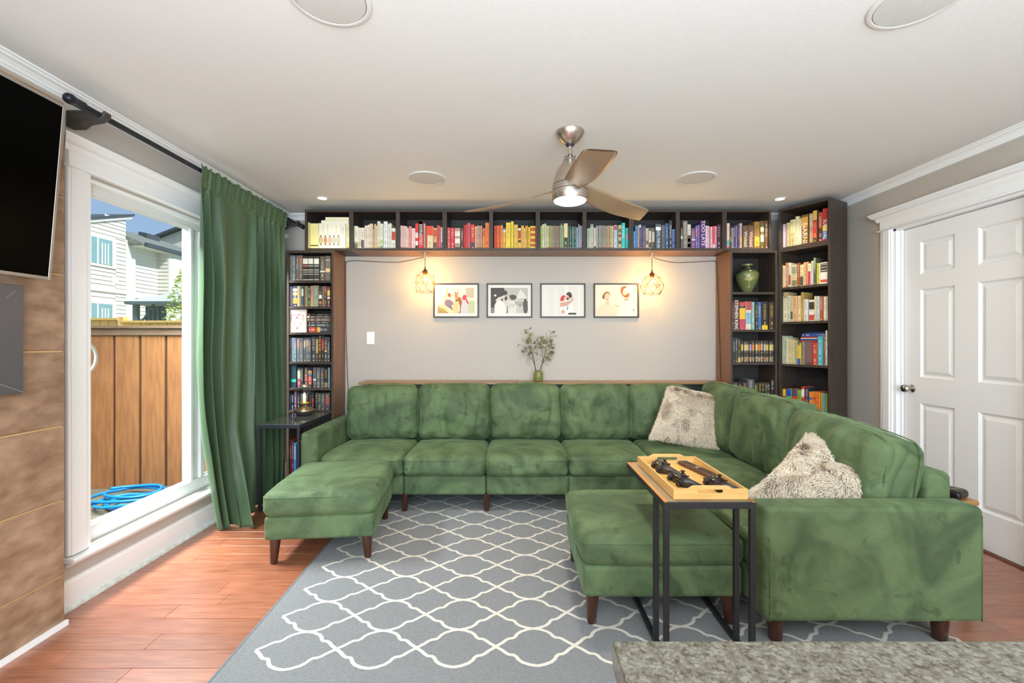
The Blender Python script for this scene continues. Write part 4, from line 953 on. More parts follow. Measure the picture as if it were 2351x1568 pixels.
def put_leaf(p, ang, tilt, kind, sc=1.0):
    o = bpy.data.objects.new('leaf', lm[kind]); COL.objects.link(o); o.parent = pl
    M = Matrix.Translation(p) @ Matrix.Rotation(radians(ang), 4, 'Y') @ Matrix.Rotation(radians(90), 4, 'X') @ Matrix.Rotation(radians(tilt), 4, 'Y') @ Matrix.Scale(sc, 4)
    L_ = wmat(pl).inverted() @ M; o.location = L_.to_translation(); o.rotation_euler = L_.to_euler(); o.scale = (sc, sc, sc)
# stems (picture-plane units of the magnified view, depth offset)
st = [[(632,1240,0),(628,1140,0),(600,1010,.0),(560,850,-.01),(530,700,-.02),(520,560,-.02),(500,420,-.03),(480,330,-.03),(462,190,-.035)],
      [(632,1240,0),(590,1000,.01),(530,860,.02),(490,770,.03),(400,680,.03),(330,580,.03),(240,520,.035)],
      [(632,1240,0),(600,980,-.01),(575,860,-.02),(545,720,-.03),(590,620,-.03),(640,560,-.035)],
      [(560,850,-.01),(540,740,0),(470,600,.01),(440,480,.02),(400,400,.02)],
      [(735,1240,0),(738,1140,0),(780,980,0),(850,760,.01),(880,600,.01),(920,470,.02),(960,390,.02),(1000,270,.03),(990,210,.03),(930,180,.035)],
      [(738,1140,0),(800,950,-.01),(790,800,-.02),(760,620,-.03),(745,480,-.03),(745,400,-.035)],
      [(780,980,0),(830,860,.02),(880,740,.02),(950,640,.03),(1010,590,.03)],
      [(880,600,.01),(900,470,.0),(905,380,0),(870,270,0)],[(960,390,.02),(1000,350,.02),(1060,320,.02)]]
for s_ in st:
    P = smooth_path([lp(*p) for p in s_], 4); n = len(P)
    MB().tube(P, [.0026-.0018*i/n for i in range(n)], 6).build('stem', 'stem', pl, smooth=True)
lv = [(455,175,40,60,'oval',-.035),(430,190,-100,20,'oval',-.035),(440,255,-85,10,'oval',-.03),(480,340,30,0,'roundp',-.02),(520,330,15,30,'roundp',-.03),(500,420,-50,20,'round',-.03),(480,440,-80,40,'round',-.04),(470,500,-70,10,'round',-.03),
      (520,470,-30,20,'roundp',-.02),(560,520,35,50,'round',-.03),(540,600,-95,10,'round',-.045),(560,640,-110,0,'roundp',-.03),(590,640,70,15,'roundp',-.04),(575,610,40,60,'oval',-.03),(250,520,-140,50,'long',.035),(370,690,-100,10,'round',.02),
      (550,700,-60,30,'round',-.05),(540,720,-110,20,'round',-.03),(500,760,-120,40,'oval',-.02),(630,800,20,60,'oval',-.02),(540,850,-80,70,'long',0),(530,900,-60,60,'long',.01),(620,930,40,60,'long',-.01),(560,740,70,60,'long',-.01),
      (745,540,-60,10,'round',-.035),(745,480,50,20,'round',-.03),(745,400,-50,30,'roundp',-.035),(800,385,-85,20,'oval',-.04),(745,400,40,30,'roundp',-.02),(880,500,-80,30,'round',0),(880,480,-60,10,'round',.0),(890,540,-100,20,'roundp',.0),
      (1020,235,80,20,'oval',.03),(1060,320,90,70,'long',.02),(950,480,60,30,'round',.01),(960,430,80,20,'oval',.02),(940,560,70,10,'round',-.01),(920,600,40,20,'round',.0),(870,690,85,5,'roundp',-.03),(1000,620,80,20,'round',.03),
      (1000,700,120,10,'round',.03),(960,700,110,30,'round',.02),(920,760,100,10,'round',.02),(960,800,60,10,'round',.03),(860,850,90,20,'round',.02),(800,880,170,20,'round',.0),(840,720,20,60,'oval',-.01),(830,640,-30,50,'oval',-.01),
      (1040,520,90,70,'long',.02),(870,330,-5,70,'long',0),(750,840,-30,60,'long',-.02),(930,860,140,30,'roundp',.03),(700,600,90,30,'oval',-.02),(900,420,-50,30,'roundp',0),(430,640,-70,40,'oval',0),(640,470,10,50,'oval',-.03)]
for x, y, a, ti, k, dy in lv: put_leaf(lp(x, y, dy), a, ti, k, 1.0)

# ------------------------------------------------------------------ urn on the bookcase
ur = thing('urn', 'green and black ceramic urn with raised tree motif on the bookcase shelf', 'urn', (2.062, 3.99, 1.665))
def urn_mat():
    m = bpy.data.materials.new('urn_glaze'); m.use_nodes = True; MATS['urn_glaze'] = m; n = m.node_tree.nodes; L = m.node_tree.links; p = n['Principled BSDF']
    tc = n.new('ShaderNodeTexCoord'); sx = n.new('ShaderNodeSeparateXYZ'); L.new(tc.outputs['Object'], sx.inputs[0])
    no = n.new('ShaderNodeTexNoise'); no.inputs['Scale'].default_value = 9; L.new(tc.outputs['Object'], no.inputs[0])
    ad = n.new('ShaderNodeMath'); ad.operation = 'MULTIPLY_ADD'; L.new(no.outputs['Fac'], ad.inputs[0]); ad.inputs[1].default_value = .06; L.new(sx.outputs[2], ad.inputs[2])
    r = n.new('ShaderNodeValToRGB'); L.new(ad.outputs[0], r.inputs[0]); e = r.color_ramp.elements
    e[0].position = .06; e[0].color = (*lin('6c7242'), 1); e[1].position = .245; e[1].color = (*lin('2a2e24'), 1); k = e.new(.19); k.color = (*lin('666f42'), 1); k = e.new(.215); k.color = (*lin('31362a'), 1)
    L.new(r.outputs[0], p.inputs['Base Color']); p.inputs['Roughness'].default_value = .22; p.inputs['Coat Weight'].default_value = .4
urn_mat()
def urn_r(z):
    P = [(0, .036), (.008, .038), (.03, .050), (.07, .070), (.11, .086), (.15, .093), (.175, .090), (.195, .076), (.208, .052), (.214, .040), (.235, .040)]
    for (a, b), (c, d) in zip(P[:-1], P[1:]):
        if a <= z <= c: t = (z-a)/(c-a); return b+(d-b)*t
    return .04
MB().lathe([(.001, 0)]+[(urn_r(z), z) for z in [.0, .008, .02, .03, .045, .058, .07, .083, .097, .11, .122, .135, .15, .163, .175, .186, .195, .203, .208, .214, .235]], (0,0,0), 56).build('body', 'urn_glaze', ur, local=True, smooth=True)
MB().lathe([(.040, .233), (.046, .238), (.047, .246), (.045, .250), (.012, .252), (.001, .252)], (0,0,0), 48).build('lid', mat('lid_gold', '8f8a5a', .3, .4), ur, local=True, auto=35)
tm_ = MB(); rt2 = random.Random(4)
def on_urn(x, z, o_=.0008):
    r = urn_r(z)+o_; a = -pi/2-.27+x/r; return Vector((r*cos(a), r*sin(a), z))
tm_.tube([on_urn(0, .045+.006*i) for i in range(10)], [.0055, .0045, .004, .0038, .0036, .0034, .0034, .0034, .003, .0028], 6)
for e in (-.016, -.008, .008, .016): tm_.tube([on_urn(0, .052), on_urn(e*.6, .046), on_urn(e, .043)], .0018, 5)
for i in range(26):
    a = radians(12+156*i/25); l = rt2.uniform(.022, .046)
    P = [on_urn(0, .095), on_urn(l*.4*cos(a)*1.1, .098+l*.35*sin(a)), on_urn(l*cos(a)*1.05, .102+l*.9*sin(a))]; tm_.tube(smooth_path(P, 3), .0011, 5)
for i in range(90):
    a = rt2.uniform(0, 2*pi); l = .044*rt2.random()**.5; x, z = l*cos(a), .130+.030*sin(a)*l/.044; p = on_urn(x, z)
    tm_.lathe([(.0028, 0), (.0015, .0016)], (0,0,0), 5).v; k = len(tm_.v)-10
    nrm_ = Vector((p.x, p.y, 0)).normalized(); q_ = nrm_.to_track_quat('Z', 'Y').to_matrix()
    for j in range(10): tm_.v[k+j] = p+q_ @ tm_.v[k+j]
tm_.build('tree_relief', mat('relief_gold', 'c2b878', .4, .3), ur, local=True, smooth=False)

# ------------------------------------------------------------------ lantern on the glass table
la = thing('lantern', 'small battery lantern with glass globe on the glass side table', 'lantern', (-1.708, 3.745, .6355))
mat('lantern_grey', '5c5750', .4, .6); mat('lantern_brass', 'b3a07c', .32, .8)
MB().lathe([(.045, 0), (.052, .003), (.072, .018), (.080, .032), (.080, .040)], (0,0,0), 48).build('base', 'lantern_grey', la, local=True, auto=35)
MB().lathe([(.0805, .040), (.0795, .046), (.060, .058), (.044, .068), (.040, .073)], (0,0,0), 48).build('base_cover', 'lantern_brass', la, local=True, auto=35)
MB().lathe([(.041, .073), (.042, .076), (.042, .094), (.044, .097)], (0,0,0), 48).build('neck', 'lantern_grey', la, local=True, auto=35)
MB().tube([(.030, -.038, .075), (.036, -.052, .080)], .004, 10).lathe([(.009, -.058), (.011, -.054), (.011, -.048)], (.036, 0, .081), 14, axis='y').build('dimmer_knob', 'lantern_brass', la, local=True, auto=35)
g = [(.040, .098), (.046, .106), (.055, .122), (.0575, .145), (.0565, .180), (.050, .200), (.038, .222), (.028, .236), (.026, .246), (.022, .248)]
MB().lathe(g, (0,0,0), 48, caps=False).build('glass_globe', 'globe_glass', la, local=True, smooth=True)
MB().lathe([(.030, .232), (.029, .238), (.028, .246), (.020, .252), (.010, .248)], (0,0,0), 36).build('globe_collar', mat('collar', 'c9bb9a', .3, .5), la, local=True, auto=35)
MB().lathe([(.038, .098), (.036, .102), (.030, .106), (.012, .108)], (0,0,0), 36).build('burner_plate', mat('burner', 'e0b860', .4, .5), la, local=True, auto=35)
MB().lathe([(.011, .108), (.0115, .160), (.009, .170), (.004, .180), (.0006, .184)], (0,0,0), 24).build('lit_candle', mat('candle_glow', 'f5e0b0', .4, emit='ffd890', es=1.6), la, local=True, smooth=True)
light('lantern_light', 'POINT', (-1.708, 3.745, .80), (0,0,0), .6, (1, .78, .45), shadow_soft_size=.015)

# ------------------------------------------------------------------ table beyond the sofa arm
tb = thing('end_table', 'small brown wooden end table between the sofa and white door', 'table', (2.035, 2.26, 0))
mat('oak_brown', '9a6a34', .4, var='ad7c42', scale=4, stretch=(10, 1, 1), coat=.2)
soft_box((.14, .15, .012), .008, n=4, xfm=LOC(2.036, 2.265, .486)).build('table_top', 'oak_brown', tb, smooth=True)
for sx in (-1, 1):
    for sy in (-1, 1): BX('leg', 'oak_brown', tb, 2.036+sx*.11-.013, 2.036+sx*.11+.013, 2.265+sy*.12-.013, 2.265+sy*.12+.013, 0, .474)
BX('apron', 'oak_brown', tb, 1.94, 2.132, 2.148, 2.158, .44, .474); BX('apron', 'oak_brown', tb, 1.94, 2.132, 2.372, 2.382, .44, .474)
bag = soft_box((.080, .055, .019), .016, (.0, .0, .006), n=10, nz=.008, nsc=9, seed=4, xfm=LOC(2.088, 2.205, .5175) @ RZ(-62)).build('pouch', mat('black_leather', '14110f', .35, bump=.5, bscale=60), None, smooth=True)
tag(bag, 'black patterned pouch lying on the small wooden end table', 'pouch')
m = MB()
for pts in ([(-.05,-.03),(-.035,-.045),(-.02,-.03),(-.035,-.015),(-.05,-.03)], [(-.03,-.05),(-.012,-.02),(0,.02)], [(.03,-.045),(.048,-.01),(.055,.02)]):
    m.tube([(a, b, .0245-.3*abs(b)**1.9) for a, b in pts], .0012, 5)
m.xf(LOC(2.088, 2.205, .5175) @ RZ(-62)).build('gold_pattern', mat('gold_print', 'b8a468', .4, .5), bag)

# ------------------------------------------------------------------ fluffy throw pillows
mat('fur_base', 'b9a998', .95); attr_mat('fur_strand', .8, .15)
def hull_fn(corners, crown, Mfn): pass
def pillow(label, C, thick, seed, dens=15000, fold=None, flen=.030, pull=None):
    """C: four corners (top left, top right, bottom right, bottom left) in world space; bulges to both sides"""
    t = thing('throw_pillow', label, 'pillow', tuple((C[0]+C[1]+C[2]+C[3])/4), 0, 'two shaggy cream throw pillows')
    nrm = ((C[1]-C[3]).cross(C[0]-C[2])).normalized()
    if nrm.y > 0: nrm = -nrm
    rs_ = random.Random(seed); s1 = Vector((seed, seed*2, 0))
    def S(u, v, side):
        # pull edges in a little between the corners
        p = C[0]*(1-u)*(1-v)+C[1]*u*(1-v)+C[2]*u*v+C[3]*(1-u)*v
        cen = (C[0]+C[1]+C[2]+C[3])/4
        a = (1-(2*u-1)**2); b = (1-(2*v-1)**2)
        p = p+(cen-p)*(.05*(a*(2*v-1)**4+b*(2*u-1)**4))
        if pull: p = p+pull(u, v)
        h = (max(a, 0)*max(b, 0))**.42*thick
        h *= 1+.25*noise.noise(p*7+s1)
        if fold: h += fold(u, v)*a*b
        return p+nrm*side*h*(1.0 if side > 0 else .45)
    m = MB(); N = 26
    m.grid(lambda u, v: S(u, v, 1), N, N); m.grid(lambda u, v: S(u, v, -1), N, N, flip=True)
    weld(m.build('pillow_body', 'fur_base', t, smooth=True), .0008)
    f = MB()
    cols = [lin('e6d6c0'), lin('decbb2'), lin('efe3d0'), lin('d0bda4')]; dark = [lin('8f7c69'), lin('7d6c5c')]
    for k in range(dens):
        u, v = rs_.random(), rs_.random(); side = 1 if rs_.random() < .86 else -1
        if rs_.random() < .12: # along the rim
            if rs_.random() < .5: u = rs_.choice((0.0, 1.0))*1.0+rs_.uniform(-.01, .01); u = min(1, max(0, u))
            else: v = min(1, max(0, rs_.choice((0.0, 1.0))+rs_.uniform(-.01, .01)))
        p = S(u, v, side); e = .004
        nn = (S(min(1, u+e), v, side)-S(max(0, u-e), v, side)).cross(S(u, min(1, v+e), side)-S(u, max(0, v-e), side))
        nn = nn.normalized() if nn.length > 1e-12 else nrm
        if nn.dot(nrm*side) < 0: nn = -nn
        out_ = (p-t.location).normalized()
        rim = max(abs(2*u-1), abs(2*v-1))**8
        fl = noise.noise(p*9+s1)*2.2; fl2 = noise.noise(p*9+s1*3)*2.2
        tan = Vector((fl, fl2*.4, -.9+fl2*.5)); tan = (tan-nn*tan.dot(nn)*.9).normalized()
        d = (nn*.55+tan*.8+out_*rim*1.2+Vector((rs_.gauss(0, .18), rs_.gauss(0, .18), rs_.gauss(0, .18)))).normalized()
        ln = flen*rs_.uniform(.7, 1.25)
        side_v = d.cross(Vector((0, -1, .2))).normalized()*.0014*rs_.uniform(.8, 1.5)
        a0 = p-nn*.002; a1 = p+d*ln*.55+nn*.002; a2 = p+(d*.85+tan*.35).normalized()*ln
        c1 = rs_.choice(dark) if noise.noise(Vector((p.x*22, p.y*22, p.z*9))+s1) > .22 else rs_.choice(cols); c2 = rs_.choice(cols)
        f.add([a0-side_v, a0+side_v, a1+side_v*.9, a1-side_v*.9], [(0, 1, 2, 3)], c1)
        f.add([a1-side_v*.9, a1+side_v*.9, a2], [(0, 1, 2)], c2)
    fo = f.build('fur', 'fur_strand', t, fix=False); fo['kind'] = 'stuff'
    return t
def PT(px, py, Y): return Vector(((px-1175.5)*Y/F, Y, H-(py-784)*Y/F))
pillow('shaggy cream throw pillow standing in the far corner of the sofa', [PT(1538,890,3.66), PT(1680,918,3.50), PT(1645,1032,3.40), PT(1494,1004,3.50)], .075, 3, dens=17000)
PC = [PT(1856,996,2.34), PT(2078,1094,2.12), PT(1960,1176,1.99), PT(1700,1150,2.02)]
pillow('shaggy cream throw pillow slumped on the near seat beside the sofa arm', PC, .075, 8, dens=23000,
       fold=lambda u, v: -.045*math.exp(-((v-.30-.08*u)/.10)**2)+.03*math.exp(-((v-.7)/.2)**2), flen=.030,
       pull=lambda u, v: Vector((.012, -.01, -.012))*((1-u)**2)*max(0, sin(pi*v))+Vector((0, 0, .02))*u*sin(pi*v))

# ------------------------------------------------------------------ granite counter
ct = thing('kitchen_counter', 'speckled grey granite counter corner in the right foreground', 'counter', (.7, .1, 0))
def granite():
    m = bpy.data.materials.new('granite'); m.use_nodes = True; MATS['granite'] = m; n = m.node_tree.nodes; L = m.node_tree.links; p = n['Principled BSDF']
    tc = n.new('ShaderNodeTexCoord'); v = n.new('ShaderNodeTexVoronoi'); v.inputs['Scale'].default_value = 300; L.new(tc.outputs['Object'], v.inputs[0])
    nn = n.new('ShaderNodeTexNoise'); nn.inputs['Scale'].default_value = 90; nn.inputs['Detail'].default_value = 6; L.new(tc.outputs['Object'], nn.inputs[0])
    sp = n.new('ShaderNodeSeparateColor'); L.new(v.outputs['Color'], sp.inputs[0])
    ad = n.new('ShaderNodeMath'); ad.operation = 'MULTIPLY_ADD'; L.new(sp.outputs[0], ad.inputs[0]); ad.inputs[1].default_value = .42; L.new(nn.outputs['Fac'], ad.inputs[2])
    r = n.new('ShaderNodeValToRGB'); e = r.color_ramp.elements; e[0].position = .42; e[0].color = (*lin('453e34'), 1); e[1].position = .95; e[1].color = (*lin('7b776a'), 1)
    x = r.color_ramp.elements.new(.58); x.color = (*lin('5c5546'), 1); x = r.color_ramp.elements.new(.76); x.color = (*lin('68635a'), 1)
    L.new(ad.outputs[0], r.inputs[0]); L.new(r.outputs[0], p.inputs['Base Color']); p.inputs['Roughness'].default_value = .18; p.inputs['Specular IOR Level'].default_value = .5
    return m
granite()
MB().box(.107, 1.5, -.35, .487, .89, .92).build('countertop', 'granite', ct, bevel=.002, seg=2)
MB().box(.15, 1.46, -.31, .44, .10, .889).build('cabinet', mat('cabinet_white', 'd8d6d0', .5), ct, bevel=.002)
MB().box(.17, 1.44, -.28, .40, 0, .10).build('plinth', mat('plinth_grey', '6a6864', .6), ct)
# ------------------------------------------------------------------ framed photographs (flat prints)
attr_mat('print_paper', .55, .3)
mat('frame_black', '33271c', .4)
FY = YB
def ell(cx, cy, rx, ry, a=0, n=20, a0=0, a1=360):
    return [(cx+rx*cos(radians(t))*cos(radians(a))-ry*sin(radians(t))*sin(radians(a)), cy+rx*cos(radians(t))*sin(radians(a))+ry*sin(radians(t))*cos(radians(a))) for t in [a0+(a1-a0)*i/n for i in range(n+(0 if a1-a0 >= 360 else 1))]]
def picture(label, px0, px1, shapes, area, lay=.00012):
    s = F/(FY-.012); X0, X1 = (px0-1175.5)/s, (px1-1175.5)/s; Z0, Z1 = H+(784-729.3)/s, H+(784-650.5)/s
    t = thing('framed_photograph', label, 'picture', ((X0+X1)/2, FY, Z0), 0, 'four framed photographs in a row')
    b = .0125
    for nm, a in (('frame_rail', (X0, X1, FY-.022, FY-.001, Z0, Z0+b)), ('frame_rail', (X0, X1, FY-.022, FY-.001, Z1-b, Z1)), ('frame_stile', (X0, X0+b, FY-.022, FY-.001, Z0+b, Z1-b)), ('frame_stile', (X1-b, X1, FY-.022, FY-.001, Z0+b, Z1-b))):
        BX(nm, 'frame_black', t, *a, bevel=.001)
    BX('mat_board', mat('mat_board', 'e9e2da', .8), t, X0+b, X1-b, FY-.010, FY-.003, Z0+b, Z1-b)
    ax0, ax1, az0, az1 = area; W_, H_ = X1-X0, Z1-Z0
    x0, x1, z0, z1 = X0+W_*ax0, X0+W_*ax1, Z0+H_*az0, Z0+H_*az1
    m = MB(); y = FY-.0104
    for i, (poly, c) in enumerate(shapes):
        y -= lay; P = [(min(1, max(0, u)), min(1, max(0, v))) for u, v in poly]
        m.add([(x0+(x1-x0)*u, y, z0+(z1-z0)*v) for u, v in P], [tuple(range(len(P)))], lin(c))
    m.build('photo_print', 'print_paper', t, fix=False)
full = [(0,0),(1,0),(1,1),(0,1)]
rp = random.Random(2)
P1 = [(full,'e9dcc0'),([(0,.45),(.3,.5),(.6,.55),(1,.5),(1,1),(0,1)],'efe3cc'),([(.78,.62),(.98,.6),(.98,1),(.76,1)],'c6b89c'),([(.82,0),(1,0),(1,.48),(.84,.5)],'c2c49a'),
      ([(.2,.3),(.24,.6),(.30,1),(.27,1),(.19,.62)],'b8b07a'),([(.0,0),(.32,0),(.26,.2),(.1,.32),(0,.28)],'b39a5e'),([(0,.3),(.14,.34),(.5,0),(.3,0),(.2,.14)],'dccfa4'),
      ([(.42,0),(.56,0),(.56,.4),(.46,.5),(.42,.3)],'c9c08a'),
      ([(.5,.52),(.56,.46),(.6,.28),(.60,.1),(.56,0),(.62,0),(.66,.28),(.66,.5),(.60,.66)],'a8683c'),
      (ell(.51,.66,.048,.17,4),'cf9058'),([(.46,.78),(.475,.90),(.495,.78)],'a8683c'),([(.53,.78),(.55,.90),(.56,.76)],'a8683c'),(ell(.51,.50,.03,.045),'8a5a44'),
      ([(.19,.44),(.24,.54),(.33,.54),(.42,.44),(.44,.34),(.38,.32),(.42,.1),(.3,.22),(.2,.32)],'857280'),(ell(.33,.70,.048,.085,10),'d8a078'),(ell(.315,.72,.038,.08,10),'9c5c34'),
      ([(.62,0),(.64,.3),(.68,.5),(.76,.52),(.82,.4),(.82,.1),(.84,0)],'c9c6cc'),(ell(.725,.62,.055,.11,-8),'d84a50'),([(.74,.6),(.80,.55),(.84,.38),(.82,.34),(.78,.45)],'d0404a')]
for i in range(60): P1.append((ell(rp.uniform(.01,.27), rp.uniform(.01,.26), rp.uniform(.006,.016), .006, rp.uniform(0,180), 6), rp.choice(['8f7a3c','c8b070','6f6234'])))
P2 = [(full,'c9c4ba'),([(0,0),(.2,0),(.3,.3),(.38,1),(0,1)],'4d4943'),([(.36,.6),(.5,.55),(1,.5),(1,1),(.36,1)],'b9b4aa'),([(.8,.95),(.98,.6),(.66,.55)],'d9d4ca'),([(.6,0),(1,0),(1,.5),(.66,.5)],'c2bdb2'),([(.64,.3),(.9,.3),(.9,.46),(.64,.46)],'a9a49a'),
      (ell(.12,.70,.03,.04),'e8e4da'),([(.0,0),(.1,0),(.09,.2),(.03,.24),(0,.2)],'8a857c'),
      ([(.1,0),(.10,.3),(.16,.48),(.26,.52),(.36,.42),(.44,.1),(.44,0)],'e6e0d4'),([(.42,0),(.40,.3),(.46,.48),(.62,.46),(.70,.3),(.68,0)],'dcd5c8'),
      (ell(.34,.78,.10,.13,-20),'4a443e'),(ell(.39,.66,.06,.11,-15),'b8ab9c'),(ell(.41,.58,.035,.08,-10),'3f3a34'),(ell(.36,.80,.09,.09,-20),'4a443e'),
      (ell(.58,.62,.11,.10,-25),'544d45'),(ell(.49,.60,.05,.09,15),'c4b8a8'),(ell(.60,.64,.10,.09,-25),'5a534a'),
      ([(.12,.5),(.2,.62),(.30,.66),(.36,.72),(.37,.64),(.28,.54),(.18,.46)],'d6cabb'),([(.34,.60),(.44,.42),(.60,.38),(.70,.36),(.62,.22),(.46,.28),(.34,.42)],'d0c4b4'),([(.40,.3),(.56,.20),(.44,.26)],'5a554c'),
      ([(.42,0),(.44,.2),(.42,.26),(.46,.24),(.46,0)],'6a645a'),([(.88,.1),(.86,.4),(.90,.5),(.99,.48),(1,.14),(.97,0),(.9,0)],'5a554c'),(ell(.93,.52,.03,.05),'4a463e'),([(.77,.26),(.79,.36),(.81,.26)],'5a554c')]
P3 = [(full,'ded6cc'),([(.0,0),(.14,0),(.14,1),(0,1)],'e4dcd2'),([(.3,0),(.36,0),(.34,1),(.3,1)],'e6ded4'),([(.55,.6),(.62,.6),(.64,1),(.56,1)],'e8e1d6'),([(.86,0),(.98,0),(.98,1),(.88,1)],'e5ddd3'),
      ([(.44,.0),(.44,.35),(.52,.42),(.68,.5),(.74,.4),(.80,.14),(.80,0)],'e2e0dc'),([(.44,.28),(.43,.42),(.56,.44),(.70,.5),(.74,.62),(.77,.6),(.76,.48),(.66,.36),(.56,.30)],'d3a088'),([(.63,.38),(.60,.16),(.64,.2)],'8c8c8c'),
      (ell(.505,.58,.055,.11,-20),'c83a3a'),(ell(.56,.58,.028,.07,-15),'dba890'),(ell(.66,.68,.065,.105,15),'43413f'),(ell(.625,.62,.035,.08,10),'dba890'),(ell(.63,.555,.03,.04,10),'3a322c'),(ell(.685,.70,.05,.10,15),'43413f'),(ell(.66,.60,.012,.03),'dba890'),
      (ell(.51,.11,.05,.07),'d8a68c'),([(.64,.01),(.65,.075),(.84,.075),(.85,.01)],'4c463f')]
P4 = [(full,'efd9c2'),([(.0,0),(.0,.2),(.14,.34),(.26,.42),(.34,.46),(.44,.34),(.66,.24),(.64,.05),(.6,0)],'eccdb2'),([(.5,0),(.62,.34),(.76,.48),(.92,.40),(1,.2),(1,0)],'f3e6cc'),
      (ell(.27,.66,.085,.135,-8),'a8794c'),(ell(.20,.62,.035,.07),'8c5f3c'),(ell(.285,.61,.062,.125,-6),'eac2a0'),([(.26,.5),(.24,.38),(.32,.36),(.33,.52)],'e6bc9a'),(ell(.288,.535,.022,.010,0),'a05a44'),(ell(.268,.63,.010,.006),'5a4030'),(ell(.31,.63,.010,.006),'5a4030'),
      (ell(.70,.74,.055,.13,10),'ecc9a6'),([(.60,.82),(.62,.93),(.70,.97),(.76,.95),(.74,.92),(.68,.88),(.65,.78),(.66,.70),(.70,.66),(.76,.72),(.80,.76),(.82,.70),(.80,.62),(.74,.58),(.68,.62),(.62,.72)],'a4562c'),(ell(.775,.735,.020,.016),'ecc9a6'),
      ([(.70,.50),(.70,.56),(.74,.53),(.78,.57),(.78,.50),(.74,.52)],'a4562c'),([(.89,.18),(.90,.24),(.92,.22),(.93,.16)],'7a7a4a'),([(.45,.40),(.52,.33),(.60,.31),(.55,.29),(.48,.32)],'d8a886'),([(.94,.76),(.97,.76),(.97,.98),(.94,.98)],'e2c872')]
picture('framed colour photo of two people beside a horse, nearest the left lamp', 995, 1099.5, P1, (.09, .905, .13, .87))
picture('framed black and white photo of an embracing couple, second from the left lamp', 1117.3, 1222, P2, (.09, .905, .13, .87))
picture('framed photo of a small kissing couple on pale ground, third from left', 1240.5, 1344, P3, (.06, .93, .08, .92))
picture('framed pale photo of a smiling couple nearest the right lamp', 1363, 1466.8, P4, (.035, .965, .05, .95))
# ------------------------------------------------------------------ wall switch
s = F/YB
X0, X1, Z0, Z1 = (842.3-1175.5)/s, (860-1175.5)/s, H+(784-790.5)/s, H+(784-761.8)/s
sw = thing('light_switch', 'white rocker light switch on the wall left of the photographs', 'light switch', ((X0+X1)/2, YB, Z0))
mat('switch_white', 'f2f0ee', .35)
BX('wall_plate', 'switch_white', sw, X0, X1, YB-.008, YB-.0005, Z0, Z1, bevel=.002, seg=2)
cx, cz = (X0+X1)/2, (Z0+Z1)/2
MB().prism([(YB-.008, cz-.033), (YB-.013, cz-.033), (YB-.0085, cz+.033), (YB-.008, cz+.033)], 'x', cx-.0165, cx+.0165).build('rocker', 'switch_white', sw)
for e in (-.048, .048): MB().lathe([(.003, -.0001), (.0028, -.0012)], (cx, YB-.008, cz+e), 10, axis='y').build('screw', 'steel', sw)

